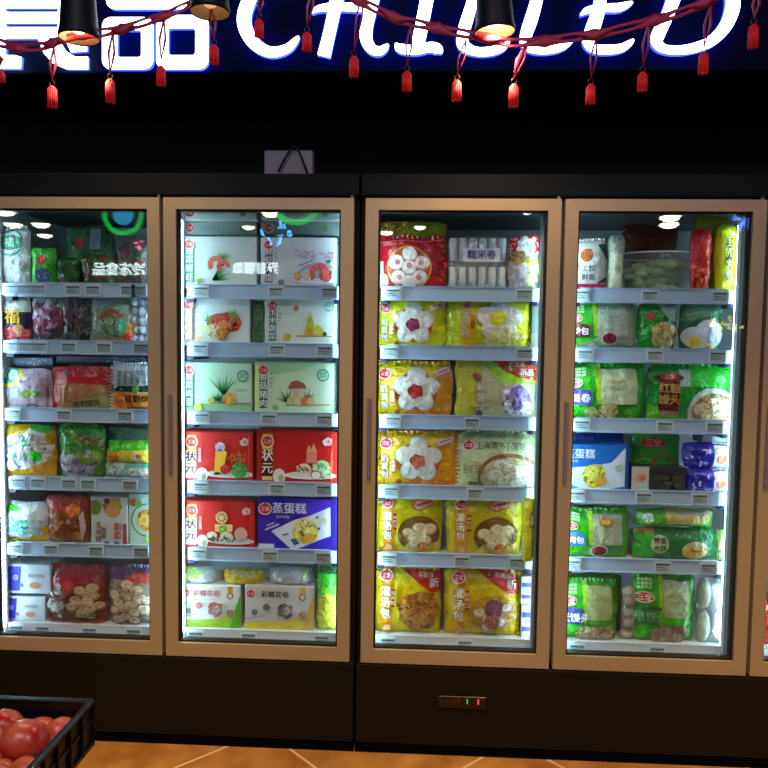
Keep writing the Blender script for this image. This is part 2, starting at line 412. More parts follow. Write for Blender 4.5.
def freezer(loc, label, x0, x1, doors):
    root = empty('display_freezer', loc, label, 'freezer', None)
    def P(name, *a, **k): return box_obj(name, root, *a, **k)
    y0, y1 = .046, .74
    b = MB()   # carcass : sides, back, top, bottom
    b.box(x0, x0+.03, y0, y1, .07, 2.10, body_m); b.box(x1-.03, x1, y0, y1, .07, 2.10, body_m)
    b.box(x0+.03, x1-.03, y1-.06, y1, .07, 2.10, body_m); b.box(x0+.03, x1-.03, y0, y1-.06, .07, .33, body_m); b.box(x0+.03, x1-.03, y0, y1-.06, 2.02, 2.10, body_m)
    b.build('carcass', root)
    b = MB(); b.box(x0+.03, x1-.03, y1-.09, y1-.061, .33, 2.02, liner_m); b.box(x0+.03, x0+.045, .09, y1-.09, .33, 2.02, liner_m)
    b.box(x1-.045, x1-.03, .09, y1-.09, .33, 2.02, liner_m); b.box(x0+.045, x1-.045, .09, y1-.09, .331, .35, white_m); b.box(x0+.045, x1-.045, .09, y1-.09, 1.995, 2.019, mat('#5a6062', 'paint', rough=.6))
    b.build('liner', root)
    P('header_panel', x0, x1, .012, .046, 2.022, 2.098, head_m, b=.003)
    P('base_panel', x0+.002, x1-.002, .002, .046, .036, .333, body_m, b=.003)
    P('kick_plate', x0, x1, .003, .046, 0, .035, mat('#020202', 'paint', rough=.8, spec=.05))
    # front face : mullions
    for i, d in enumerate(doors):
        dx0, dx1 = DOORX[d]; ox0, ox1 = dx0+ST, dx1-ST
        b = MB()
        for a, c, e in ((dx0, ox0-.006, 0), (ox1+.006, dx1, 0)):
            b.box(a-.004, c+.004, .055, .095, DZ0, DZ1, white_m)
        b.box(dx0, dx1, .055, .095, DZ0-.004, DZ0+BT-.012, white_m); b.box(dx0, dx1, .055, .095, DZ1-TP+.01, DZ1, mat('#5a6062', 'paint', rough=.6))
        b.build('mullion', root)
        jb = MB(); jb.box(ox1-.012, ox1+.008, .062, .090, DZ0+BT, DZ1-TP-.01, mat('#9fb0bc', 'paint', rough=.35)); jb.build('jamb_trim', root)
        for sx, xx, ya in ((0, ox0-.007, .062), (1, ox1-.010, .0905)):
            b = MB(); b.box(xx, xx+.010, ya, ya+.012, DZ0+BT+.01, DZ1-TP-.03, led2_m if sx else led_m, b=.003)
            o = b.build('light_strip', root)
        # door
        b = MB(); yy = (0, .040)
        fz0, fz1 = DZ0, DZ1; ix0, ix1, iz0, iz1 = ox0, ox1, DZ0+BT, DZ1-TP
        e = .004
        def mitre(pts):   # four outer/inner mitred members with a small chamfer
            (ax, az), (bx, bz), (cx, cz), (dx_, dz_) = pts
            cxm = sum(p[0] for p in pts)/4; czm = sum(p[1] for p in pts)/4
            sh = lambda p: (p[0]+(cxm-p[0])*.03 if 0 else p[0], p[1])
            b.prism([sh(p) for p in pts], yy[0], yy[1], frame_m)
        mitre([(dx0, fz0), (ix0, iz0), (ix0, iz1), (dx0, fz1)]); mitre([(dx1, fz0), (dx1, fz1), (ix1, iz1), (ix1, iz0)])
        mitre([(dx0, fz1), (ix0, iz1), (ix1, iz1), (dx1, fz1)]); mitre([(dx0, fz0), (dx1, fz0), (ix1, iz0), (ix0, iz0)])
        door = b.build('door', root)
        bd = MB()
        for (a, c, zz0, zz1) in ((ix0-.002, ix0+.006, iz0, iz1), (ix1-.006, ix1+.002, iz0, iz1), (ix0, ix1, iz0-.002, iz0+.006), (ix0, ix1, iz1-.006, iz1+.002)):
            bd.box(a, c, .012, .046, zz0, zz1, seam_m)
        bd.build('gasket', door)
        bg = MB(); bg.box(ix0+.004, ix1-.004, .016, .020, iz0+.004, iz1-.004, glass_m); bg.build('glass_pane', door)
        bg = MB(); bg.box(ix0+.008, ix1-.008, .034, .037, iz0+.008, iz1-.008, glass_m); bg.build('glass_pane', door)
        bh = MB(); hx = dx0+.016
        bh.box(hx, hx+.013, -.012, .001, 1.02, 1.31, mat('#958a92', 'metal', rough=.3, metal=.5), b=.003)
        bh.build('handle', door)
        for zz in (DZ1+.001, DZ0-.026):
            bp = MB(); bp.lathe([(0, 0), (.006, 0), (.006, .025), (0, .025)], (dx1-.008, .02, zz), mat('#b8b4b0', 'metal', rough=.3, metal=.6), n=10); bp.build('hinge_pin', door)
        # shelves
        for k, z in enumerate(SHELF):
            b = MB(); last = k == 5
            if not last:
                b.box(ox0+.012, ox1-.012, .108, .60, z-.022, z-.006, white_m)
            else: b.box(ox0+.0, ox1-.0, .100, .60, z-.03, z-.006, white_m)
            sh = b.build('shelf', root)
            b = MB()
            if not last:
                b.prism([(ox0+.032, z-.045), (ox1-.036, z-.045), (ox1-.036, z+.006), (ox0+.032, z+.006)], .098, .104, rail_m)
                b.box(ox0+.032, ox1-.036, .092, .098, z-.047, z-.043, rail_m); b.box(ox0+.032, ox1-.036, .092, .098, z+.003, z+.007, rail_m)
                b.box(ox0+.008, ox0+.032, .100, .106, z-.045, z+.002, mat('#dfe8ee', 'paint', rough=.3)); b.box(ox1-.036, ox1-.008, .100, .106, z-.045, z+.002, mat('#dfe8ee', 'paint', rough=.3))
            else:
                b.box(ox0+.002, ox1-.002, .088, .098, z-.055, z+.004, mat('#c3c8ce', 'paint', rough=.3)); b.box(ox0, ox1, .058, .088, z-.058, z-.050, mat('#9aa0a4', 'paint', rough=.3))
            b.build('price_rail', sh)
            if not last:
                for bx in (ox0+.006, ox1-.034):
                    b = MB(); b.box(bx, bx+.028, .102, .30, z-.060, z-.046, mat('#101a3c', 'paint', rough=.5)); b.build('bracket', sh)
            for px in TAGS[d][k]:
                row = (291, 351, 418, 490, 557, 634)[k]
                cx = at(px, row, .09).x
                if cx < ox0+.03 or cx > ox1-.05: cx = min(max(cx, ox0+.034), ox1-.066)
                b = MB(); w = .026; zt = z-.0; 
                b.box(cx-w-.004, cx+w+.004, .0885, .0915, z-.042, z+.001, mat('#c6d4dc', 'paint', rough=.3))
                ins = '#8fa4ac' if d in (1,) else '#9fb4b4'
                b.box(cx-w, cx+w, .0875, .0885, z-.037, z-.004, mat(ins, 'paint', rough=.5))
                b.box(cx-w+.002, cx+w-.002, .0868, .0875, z-.013, z-.008, mat('#2c4450', 'paint', rough=.5))
                for q in range(2): b.box(cx-w+.004, cx+w*(.2+.3*q), .0868, .0875, z-.022-.008*q, z-.019-.008*q, mat('#54707a', 'paint', rough=.5))
                if last:   # labels stand on the tray lip
                    b.v = [(x, y_-.004, zz-.004) for x, y_, zz in b.v]
                b.build('price_tag', sh)
    return root
fA = freezer((-.70, .4, 0), 'left black freezer bay whose two glass doors show white and red cartons', DOORX[1][0]-.02, -.003, (1, 2))
fB = freezer((1.0, .4, 0), 'right black freezer bay with a small temperature display on its base', .003, DOORX[5][1]+.02, (3, 4, 5))
# temperature display on the right bay
c = at(462, 701, .004)
b = MB(); b.box(c.x-.089, c.x+.089, -.004, .009, c.z-.026, c.z+.020, mat('#020202', 'paint', rough=.2), b=.002); disp = b.build('temperature_display', fB)
b = MB()
for i in range(3): b.box(c.x-.082+i*.022, c.x-.068+i*.022, -.0052, -.0045, c.z-.004, c.z+.012, mat('#15170f', 'paint', rough=.4))
for dx in (-.030, -.016): b.box(c.x+dx, c.x+dx+.003, -.0052, -.0045, c.z-.005, c.z+.013, lit('#6a1010', .5)); b.box(c.x+dx, c.x+dx+.010, -.0052, -.0045, c.z+.003, c.z+.005, lit('#6a1010', .5))
b.build('digits', disp)
b = MB(); b.box(c.x+.016, c.x+.021, -.0055, -.0045, c.z-.006, c.z+.012, lit('#2aa060', .8)); b.build('green_light', disp)
b = MB(); b.box(c.x+.055, c.x+.061, -.0055, -.0045, c.z-.006, c.z+.012, lit('#ff2030', 1.6)); b.build('red_light', disp)

# ------------------------------------------------------------------ print motifs
WH = '#e8ece8'
def logo(D, cx, cy, r, halo=True):
    if halo: D.ell(cx, cy, r*1.25, r*1.12, '#f0c8b8')
    D.ell(cx, cy, r*1.05, r*.9, '#c4202c')
    D.poly([(cx-r*.5*D.H/D.W, cy+r*.6), (cx+r*.5*D.H/D.W, cy+r*.6), (cx, cy+r*1.25)], '#c4202c')
    D.text('三全', cx, cy, r*.72, '#f6e8e4', bold=.01)
def lines(D, x, y, n, w, c='#6a7068', dy=.05, h=.016):
    for i in range(n): D.line(x, y-i*dy, x+w*(1-.25*(i % 2)), y-i*dy, h, c)
def vlabel(D, cx, y0, y1, t, c, w=.09, tc=WH, bold=.015):
    D.rect(cx-w/2, y0, cx+w/2, y1, c); n = len(t); D.text(t, cx, (y0+y1)/2, (y1-y0)/n*.8, tc, vert=True, bold=bold)
def flower(D, cx, cy, R_, centre, sauce='#b8561c', bun='#d6d8cc', speck=None, heart=True):
    k = D.H/D.W
    D.ell(cx, cy-.02, R_*1.0, R_*.9, sauce)
    for i in range(5):
        a = PI/2+2*PI*i/5; D.ell(cx+math.cos(a)*R_*.62*k, cy+math.sin(a)*R_*.62, R_*.47, R_*.44, '#c8ccc4', rot=a, new=i == 0)
    for i in range(5):
        a = PI/2+2*PI*i/5; D.ell(cx+math.cos(a)*R_*.64*k, cy+math.sin(a)*R_*.64+.008, R_*.42, R_*.39, bun, rot=a, new=i == 0)
    D.ell(cx, cy, R_*.5, R_*.45, bun)
    if speck:
        rr = random.Random(int(cx*977)+int(cy*551)+len(speck))
        D.layer += 1
        for i in range(26):
            a = rr.random()*2*PI; q = R_*(.35+.6*rr.random()); D.ell(cx+math.cos(a)*q*k, cy+math.sin(a)*q, .012, .010, speck, n=5, new=False)
    D.blob(cx-.01, cy-.02, R_*.40, '#d8d4cc', 3)
    D.blob(cx-.01, cy-.02, R_*.34, centre, 2, am=.5)
def heap(D, cx, cy, R_, n, c1, c2, plate=None, seed=1, size=.3, sq=.75):
    k = D.H/D.W
    if plate: D.ell(cx, cy, R_*1.15, R_*1.15*sq, plate, n=26)
    rr = random.Random(seed); pts = []
    for i in range(n):
        a = 2*PI*i*.618; q = R_*math.sqrt((i+.3)/n)*.85; pts.append((cx+math.cos(a)*q*k, cy+math.sin(a)*q*sq))
    pts.sort(key=lambda p: -p[1])
    for i, (x, y) in enumerate(pts):
        s_ = size*R_*(.85+.3*rr.random())
        D.ell(x, y-.01, s_*1.08, s_*.86, c2, n=12); D.ell(x, y+.006, s_*.92, s_*.68, c1, n=12)
        D.line(x-s_*.3*k, y+.01, x+s_*.25*k, y+s_*.3, .012, c2)
def splat(D, x0, y0, x1, y1, cols, n, r, seed=1, am=.6):
    rr = random.Random(seed)
    for i in range(int(n*2.6)):
        if i % 9 == 0: D.layer += 1
        cx, cy, q, a = x0+(x1-x0)*rr.random(), y0+(y1-y0)*rr.random(), r*.62*(.4+1.3*rr.random()), rr.random()*PI
        k = D.H/D.W; P = []
        for j in range(6):
            t = 2*PI*j/6; e = q*(.6+.8*rr.random()); px, py = math.cos(t)*e*1.4, math.sin(t)*e*.6
            P.append((cx+(px*math.cos(a)-py*math.sin(a))*k, cy+px*math.sin(a)+py*math.cos(a)))
        D.poly(P, cols[i % len(cols)], False)
def herb(D, cx, cy, L_, n, c, spread=1.2, a0=PI/2, w=.018, seed=3):
    rr = random.Random(seed); k = D.H/D.W; D.layer += 1
    for i in range(n):
        a = a0+spread*(i/(n-1)-.5)+.1*rr.random(); l = L_*(.7+.5*rr.random())
        dx, dy = math.cos(a)*l*k, math.sin(a)*l; nx, ny = -math.sin(a)*w*k, math.cos(a)*w
        D.poly([(cx-nx, cy-ny), (cx+dx*.5-nx*.8, cy+dy*.5-ny*.8), (cx+dx, cy+dy), (cx+dx*.5+nx*.8, cy+dy*.5+ny*.8), (cx+nx, cy+ny)], c, False)
def shrimp(D, cx, cy, r, c='#c8553a', hi='#e09a78'):
    D.ring(cx, cy, r*.45, r, c, a0=-.2, a1=PI*1.25, n=16)
    for i in range(5):
        a = .1+i*.62; k = D.H/D.W; D.line(cx+math.cos(a)*r*.5*k, cy+math.sin(a)*r*.5, cx+math.cos(a)*r*.95*k, cy+math.sin(a)*r*.95, .014, hi)
# box faces -------------------------------------------------------
def a_pale(lbl, tc, picture, bg='#ccd8d0', seal_c='#7a8c7c', edge=None):
    def f(D):
        D.rect(0, .0, 1, .10, bg)
        if edge: D.rect(0, 0, .055, 1, edge)
        picture(D)
        vlabel(D, .115, .12, .80, tc, lbl, w=.10)
        logo(D, .115, .84, .085)
        lines(D, .20, .78, 1, .03)
        D.text('鲜', .215, .68, .06, '#76867c'); D.text('味', .215, .60, .06, '#76867c'); D.text('饺', .215, .52, .06, '#76867c')
    return f
def pic_chive(D):
    herb(D, .42, .16, .36, 9, '#3f8a3c', 1.0, a0=.5); herb(D, .55, .55, .22, 7, '#7a9a5c', 1.6, a0=1.3, w=.01)
    shrimp(D, .46, .46, .16); shrimp(D, .56, .42, .13, '#b8502f'); D.ell(.24, .14, .07, .06, '#9aa452'); D.ell(.245, .14, .035, .03, '#6c8a3c')
def pic_prawn(D):
    D.ell(.72, .14, .48, .06, '#b8b0b4'); D.ell(.72, .16, .44, .05, '#e6e6ea')
    D.poly([(.45, .28), (.6, .46), (.74, .52), (.9, .5), (.97, .40), (.9, .40), (.78, .40), (.6, .38)], '#b09ab4'); splat(D, .45, .60, .95, .74, ['#c89cb8', '#b488b0', '#d0b0c8'], 16, .04, 4)
    shrimp(D, .78, .30, .20, '#cc4a44', '#e89080'); D.blob(.86, .28, .13, '#d05a50', 4); D.blob(.5, .25, .08, '#c8a050', 3); D.blob(.62, .24, .08, '#d8b89c', 5); D.line(.5, .44, .7, .56, .02, '#7c6088'); D.ell(.28, .12, .065, .06, '#8a7868'); herb(D, .9, .5, .1, 4, '#3a9048', 1.6)
def pic_crab(D):
    D.blob(.55, .42, .26, '#c8602c', 5); D.blob(.72, .5, .22, '#ce4a2c', 8); D.blob(.48, .30, .17, '#d8c49c', 3); D.ell(.36, .32, .13, .09, '#c4cc94'); herb(D, .4, .5, .2, 6, '#7cac58', 2.4)
    herb(D, .75, .6, .2, 7, '#78a850', 2.2, a0=1.2); [D.line(.48+.05*i, .34+.05*(i%3), .56+.07*i, .58+.04*(i%2), .022, ('#c03c28', '#dc7c48', '#a84830', '#e0a070', '#5c9444')[i]) for i in range(5)]; D.blob(.62, .44, .10, '#dc9464', 9); shrimp(D, .66, .36, .13, '#d07a3c', '#e8b070'); D.blob(.6, .26, .12, '#c87a34', 6); shrimp(D, .53, .52, .12, '#c03c30')
    D.ell(.25, .14, .07, .055, '#d49a5c'); D.text('净含量', .62, .07, .05, '#7c8880')
def pic_corn(D):
    D.line(.45, .22, .95, .22, .03, '#c4906c')
    D.poly([(.54, .24), (.60, .52), (.64, .74), (.68, .52), (.72, .24)], '#d0c428'); D.poly([(.62, .24), (.72, .46), (.78, .44), (.86, .24)], '#c8bc3c'); D.rect(.6, .24, .68, .38, '#d88a3c')
    for i in range(4): D.line(.57+i*.035, .26, .61+i*.018, .6, .012, '#a8a020')
    D.ell(.84, .27, .05, .045, '#4c3c2c'); D.ell(.44, .80, .06, .06, '#d06a3c'); D.blob(.32, .20, .08, '#d4b84c', 4); D.ring(.9, .84, .08, .1, '#5c9c8c'); D.text('鲜', .9, .84, .09, '#4c9484')
def pic_leek(D):
    D.rect(.0, .0, 1, .18, '#90c090'); D.line(.4, .2, .98, .2, .025, '#b87848')
    herb(D, .60, .36, .42, 9, '#2f8a46', 1.3); herb(D, .52, .24, .2, 7, '#3c8c4c', 1.8); D.blob(.68, .29, .12, '#dc9a44', 6); D.blob(.60, .24, .05, '#c88434', 3); D.blob(.74, .24, .06, '#b4a040', 8); D.ell(.42, .25, .06, .05, '#c8b040'); D.ell(.56, .22, .04, .035, '#507a4a')
    D.ring(.88, .74, .09, .115, '#4a7c6c'); D.text('蔬', .88, .74, .11, '#3c7464'); D.text('皮薄馅鲜', .86, .46, .05, '#78887c'); D.blob(.24, .12, .08, '#c4d048', 2)
def pic_mush(D):
    D.poly([(.12, 1), (.85, 1), (.6, .84), (.2, .76)], '#a4d09c'); D.line(.4, .18, .98, .2, .02, '#c08850')
    D.rect(.50, .22, .57, .5, '#c8b48c'); D.poly([(.42, .5), (.46, .62), (.54, .66), (.63, .60), (.66, .5)], '#9a5440'); herb(D, .42, .24, .26, 6, '#4a7c50', 1.4, a0=2.0); herb(D, .66, .24, .26, 6, '#6a8c54', 1.0, a0=1.2)
    for x, c_ in ((.46, '#b8b46c'), (.56, '#c8c89c'), (.64, '#cc7c50'), (.72, '#d0b48c')): D.ell(x, .26, .08, .08, c_, n=12)
    D.ring(.87, .76, .09, .12, '#2c9c84'); D.text('鲜', .87, .76, .12, '#2c9c84'); D.ell(.27, .13, .07, .06, '#8cb46c')
def a_red(variant):
    def f(D):
        D.rect(0, .0, .045, 1, '#b81c14'); 
        D.rect(.07, .62, .20, .93, '#dcac3c'); D.ring(.135, .79, .10, .125, '#f0dc98'); D.ell(.135, .79, .10, .10, '#c8302c'); D.text('三全', .135, .79, .07, '#f6e0d0')
        if variant == 2: D.rect(.07, .10, .20, .62, '#3c1410'); D.text('状元', .135, .40, .19, '#f0e8dc', vert=True, bold=.03); D.rect(.07, .06, .20, .13, '#e0c060')
        else: D.rect(.045, .06, .20, .62, '#ece4da'); D.text('状元', .125, .38, .19, '#4c1c18', vert=True, bold=.03)
        D.ell(.285, .14, .12, .14, '#e4e8e0'); D.ell(.31, .10, .05, .07, '#a8b080')
        if variant != 2: D.rect(.235, .38, .275, .68, '#e06c64'); D.text('喜庆团圆', .255, .53, .055, '#fbeee8', vert=True)
        D.ell(.68, .16, .50, .075, '#f0eee4', n=26); D.ell(.68, .185, .44, .055, '#d8e0d0', n=26)
        if variant == 1:
            herb(D, .5, .16, .12, 6, '#2c6c34', 3.0); D.poly([(.46, .2), (.48, .62), (.56, .66), (.64, .6), (.6, .3), (.54, .2)], '#e4b428'); D.blob(.545, .70, .10, '#c8b8cc', 2, am=.2); D.ell(.545, .64, .05, .03, '#7c6c94'); D.blob(.62, .26, .1, '#c0382c', 2); D.blob(.82, .25, .16, '#58a850', 4, am=.15)
            splat(D, .68, .42, .90, .58, ['#c8602c', '#c88040'], 12, .04, 5)
        elif variant == 2:
            D.ell(.60, .27, .14, .12, '#e4dcc8'); splat(D, .52, .22, .66, .34, ['#c44c34', '#5c8c44', '#f0ece0'], 14, .035, 7); D.blob(.82, .28, .18, '#a8d498', 5, am=.15); D.ell(.75, .18, .10, .09, '#c43c34'); D.ell(.75, .17, .085, .075, '#ece0d4')
            D.rect(.63, .4, .76, .62, '#dc7c70'); D.poly([(.63, .62), (.66, .74), (.69, .66), (.72, .78), (.76, .62)], '#e0a060'); D.line(.93, .1, .95, .62, .02, '#dc9c50')
        else:
            D.ell(.55, .66, .13, .13, '#d8c080'); D.ell(.55, .66, .095, .095, '#6c5434'); 
            for i in range(4): D.line(.55-.06*math.cos(i*PI/4), .66-.09*math.sin(i*PI/4), .55+.06*math.cos(i*PI/4), .66+.09*math.sin(i*PI/4), .025, '#e0cc90')
            D.rect(.46, .36, .7, .52, '#e0b878'); D.blob(.57, .40, .10, '#88b848', 3); D.ell(.42, .28, .11, .08, '#e0d4c0'); D.ell(.62, .26, .14, .10, '#dcd8c4'); splat(D, .38, .16, .74, .24, ['#2c5c38', '#406c40'], 10, .04, 5); D.ell(.82, .32, .14, .15, '#d0a8a0')
        D.blob(.9, .82, .075, '#e8c4c0', 4); D.blob(.87, .80, .06, '#ecd8d4', 6); D.text('福', .9, .82, .07, '#c03030')
        D.line(.955, .03, .955, .97, .008, '#e08070')
    return f
def a_cake(bg, hi, dark):
    def f(D):
        D.poly([(0, 0), (1, 0), (1, 1), (0, 1)], bg); D.poly([(.45, 1), (.93, 1), (.93, .82), (.6, .66), (.5, .7)], hi)
        D.poly([(.17, .36), (.48, .60), (.66, .68), (.92, .86), (.93, .30), (.50, .02), (.44, .0)], '#dfe2ee'); D.poly([(.93, 0), (1, 0), (1, 1), (.93, 1)], dark)
        D.blob(.61, .38, .25, '#d8c84c', 4, am=.12); D.blob(.60, .45, .18, '#e4dc80', 2, am=.15); D.ell(.66, .25, .12, .09, '#dca03c')
        for i in range(7): D.ell(.50+i*.035, .5+.04*math.sin(i*2), .012, .012, '#a89430', n=6)
        D.poly([(.42, .22), (.48, .24), (.54, .14), (.47, .1)], '#40508c'); D.ell(.78, .44, .03, .03, '#40508c'); D.ell(.76, .66, .035, .03, '#5c9c5c'); D.blob(.86, .60, .06, '#cfd89c', 3); D.line(.32, .3, .4, .33, .03, '#5c7c70')
        logo(D, .10, .81, .11); D.text('蒸蛋糕', .41, .83, .19, '#e8ecfa', bold=.03); D.text('营养早餐', .325, .66, .055, '#c8ccec'); D.line(.1, .4, .28, .52, .035, '#b8bce8'); D.line(.12, .48, .22, .55, .025, '#b8bce8'); D.rect(.02, .05, .22, .13, '#d8dce8')
    return f
def a_roll(tc, ac, low, right):
    def f(D):
        D.poly([(0, 0), (1, 0), (1, .50), (.86, .34), (.6, .20), (0, .16)], low); D.poly([(.82, 0), (1, 0), (1, .8), (.92, .5)], right)
        logo(D, .09, .80, .085); D.text('彩蝶花卷', .44, .80, .135, tc, bold=.02); D.line(.3, .66, .62, .66, .01, '#b8a8a4')
        D.blob(.58, .45, .17, ac, 4, am=.5); D.blob(.61, .45, .10, '#c8b8b0', 9); splat(D, .5, .34, .68, .56, [ac, '#9c8880'], 10, .03, 4); D.blob(.32, .52, .08, ac, 7); D.blob(.15, .40, .07, '#6c7c6c', 6); D.line(.0, .24, .3, .34, .02, '#b87060'); D.blob(.85, .36, .10, '#b89070', 5)
        D.rect(.80, .86, .88, 1, '#d0a83c'); D.ell(.84, .78, .08, .08, '#9c5044'); D.ell(.84, .78, .055, .055, '#d8c8a8'); D.text('早餐面点', .28, .10, .05, '#807050'); D.text('速冻食品', .62, .10, .05, '#807050')
    return f
# bags -----------------------------------------------------------
def a_bunyellow(centre, speck=None, orange=True, cx=.53, right='#d88c20', name='奶黄包', rc='#eeeae0'):
    def f(D):
        if orange: D.poly([(.62, 0), (1, 0), (1, 1), (.8, .8), (.7, .5)], right); D.poly([(.35, .0), (1, 0), (1, .1), (.45, .16)], '#c8701c')
        flower(D, cx, .50, .40, centre, speck=speck)
        logo(D, .12, .80, .095); D.text(name, .12, .36, .125, rc, vert=True, bold=.02, outline='#7c5c2c'); D.rect(.20, .24, .25, .52, '#b07828'); D.text('香甜软', .225, .38, .06, '#f4e4b8', vert=True)
        D.ell(.29, .09, .05, .05, '#a8542c'); D.poly([(.78, .76), (.97, .86), (.98, .96), (.76, .86)], '#e0b8b0'); D.line(.80, .83, .94, .90, .02, '#a85048')
    return f
def a_dumpyellow(seed=1, redpatch=False, brown=False, purple=False, tilted=False):
    def f(D):
        k = D.H/D.W
        D.poly([(.10, 0), (.28, 0), (.30, 1), (.12, 1)], '#dc9a10')
        if redpatch: D.poly([(.42, 1.0), (1, 1), (1, .66), (.86, .66), (.62, .84)], '#c02c24'); D.text('买就送', .78, .92, .07, '#f0dcd0', bold=.02); D.text('新', .90, .80, .13, '#f4e8e0', bold=.03)
        else: D.poly([(.55, .82), (.60, .95), (.82, .99), (.88, .86), (.66, .76)], '#c84c34'); D.poly([(.57, .83), (.61, .92), (.81, .96), (.86, .87), (.66, .79)], '#e4a890'); D.line(.62, .86, .82, .92, .04, '#c84c34')
        if purple:
            heap(D, .66, .36, .32, 7, '#d8c8b4', '#a88c8c', '#b8902c', seed); D.blob(.66, .46, .14, '#7c5470', 4); D.blob(.64, .26, .12, '#a86c64', 3)
        elif brown:
            D.blob(.68, .38, .32, '#a8702c', 3); splat(D, .48, .14, .88, .62, ['#8c5424', '#b07c3c', '#c0944c'], 22, .07, 5)
        else:
            D.ell(.66, .34, .38, .34, '#6c4c20', n=26); D.poly([(.40, .02), (.62, .0), (.96, .04), (.95, .2), (.7, .14), (.5, .2)], '#c8b05c')
            heap(D, .66, .36, .30, 7, '#dcd4a8', '#a89860', None, seed, size=.38); D.blob(.72, .12, .10, '#c87828', 5)
        logo(D, .19, .89, .08); D.text('灌汤包', .19, .50, .135, '#f0e8dc', vert=True, bold=.03, outline='#6c4434'); D.rect(.275, .44, .33, .72, '#8c3c1c'); D.text('鲜肉馅', .302, .58, .06, '#f0d8a8', vert=True)
        D.blob(.20, .10, .07, '#e0a878', 4)
    return f
def a_redbuns(D):
    k = D.H/D.W
    D.rect(0, .0, .12, .55, '#d8d4cc'); D.ell(.1, .16, .12, .16, '#e8e0cc'); D.ell(.48, .42, .42, .42, '#c89a38', n=28); D.ell(.48, .42, .39, .39, '#b04a2c', n=28)
    for x, y in ((0, 0), (0, .26), (.24, .1), (.2, -.18), (-.2, -.18), (-.24, .1), (0, -.27)):
        D.ell(.48+x*k, .42+y, .145, .14, '#c8b8b0', n=14)
    D.layer += 1
    for x, y in ((0, 0), (0, .26), (.24, .1), (.2, -.18), (-.2, -.18), (-.24, .1), (0, -.27)):
        D.ell(.48+x*k, .43+y, .13, .12, '#e0d8d0', n=14, new=False)
    D.layer += 1
    for x, y in ((0, .04), (.22, .1), (.18, -.18), (-.18, -.18), (-.22, .1)): D.blob(.48+x*k, .42+y, .05, '#cc7880', int(x*50)+9, new=False)
    D.rect(.1, .84, .4, .90, '#c85048'); D.text('红枣', .86, .48, .17, '#7c1c1c', vert=True, bold=.03); splat(D, .8, .1, .98, .9, ['#8c1420', '#d0383c'], 10, .05, 3); D.line(0, .92, 1, .95, .02, '#e05850')
def a_shanghai(D):
    D.rect(0, .80, 1, 1, '#a8b47c'); D.rect(0, .90, 1, 1, '#8c9868'); logo(D, .12, .79-.03, .085); D.text('上海清汤小笼包', .54, .76, .115, '#33482c', gap=.95)
    D.line(.4, .62, .62, .62, .01, '#8c9c74'); D.ell(.66, .20, .56, .44, '#94684c', n=28); D.ell(.66, .17, .52, .40, '#c8b890', n=28); heap(D, .66, .20, .44, 9, '#d8dcc4', '#a4a888', None, 3, size=.36)
    D.text('鲜汤', .20, .34, .16, '#8c8454', bold=.02); D.ring(.2, .34, .15, .16, '#a8a070'); D.rect(.12, .05, .30, .12, '#6c7048'); D.line(.9, .4, .9, .9, .01, '#b8c494')
def a_promo(D):   # purple bun, red corner
    D.poly([(0, 0), (.3, 0), (.34, 1), (0, 1)], '#b8b030'); D.poly([(.32, 1), (1, .9), (1, .6), (.52, .62), (.42, .8)], '#96c020'); D.poly([(.42, 1), (1, 1), (1, .66), (.78, .70), (.58, .82)], '#b02c24')
    D.text('买就送', .74, .92, .08, '#f0dcd0', bold=.02); D.text('新品', .86, .80, .11, '#f4e0d8', bold=.02)
    D.blob(.76, .30, .30, '#b8aebc', 4); D.blob(.78, .36, .20, '#80649a', 7); D.blob(.68, .22, .12, '#cfcad0', 5); D.blob(.86, .18, .13, '#d4d0d8', 3); D.blob(.76, .24, .1, '#70588c', 8)
    D.ell(.26, .72, .08, .07, '#7c3430'); D.text('紫薯包', .30, .36, .15, '#e8e0d4', vert=True, bold=.02, outline='#7c6c5c'); D.blob(.3, .08, .06, '#684c84', 3)
def a_egg(D):
    D.rect(0, 0, .15, 1, '#b8c820'); D.rect(.15, 0, .34, 1, '#e0b414'); logo(D, .22, .92, .08); D.text('流沙包', .2, .50, .15, '#d8d0b8', vert=True, bold=.03, outline='#9c5424'); D.rect(.27, .42, .32, .66, '#a85c1c')
    k = D.H/D.W
    for i in range(5):
        a = PI/2+2*PI*i/5; D.ell(.62+math.cos(a)*.26*k, .60+math.sin(a)*.24, .20, .19, '#d8d6ca')
    D.ell(.6, .62, .16, .16, '#c8c81c'); D.ell(.6, .64, .11, .10, '#e0dc30'); D.poly([(.5, .1), (.9, .2), (.8, .45), (.55, .4)], '#d4cc90'); splat(D, .45, .05, .95, .3, ['#d8cc50', '#c8b828', '#e0d894'], 12, .07, 5)
def a_green(lbl, lc, pic, panel='#bccba0', tcol='#eef0f4', sub=None):
    def f(D):
        D.poly([(0, 0), (.06, 0), (.5, .3), (.42, 1), (0, 1)], '#2fae1e'); D.poly([(.38, 1), (.46, 1), (.50, .3), (.42, .3)], '#9acc30')
        D.layer += 1
        for i in range(4):
            for j in range(3): D.rect(.05+i*.06, .80+j*.055, .10+i*.06, .84+j*.055, '#b4dc98')
        D.rect(.46, .30, .88, .93, panel); D.text(sub or '美味早餐', .66, .70, .055, '#8c9c74'); lines(D, .56, .62, 2, .2, '#9cac84')
        D.ell(.16, .68, .14, .085, '#d8c8b0'); D.ell(.16, .68, .125, .07, '#a83c34'); D.text('三全', .16, .68, .09, '#f0dcd0', bold=.02)
        D.rect(.0, .28, .36, .52, lc); D.ell(.18, .52, .34*.5*1.4, .05, lc); D.text(lbl, .18, .40, .14, tcol, bold=.03)
        pic(D)
    return f
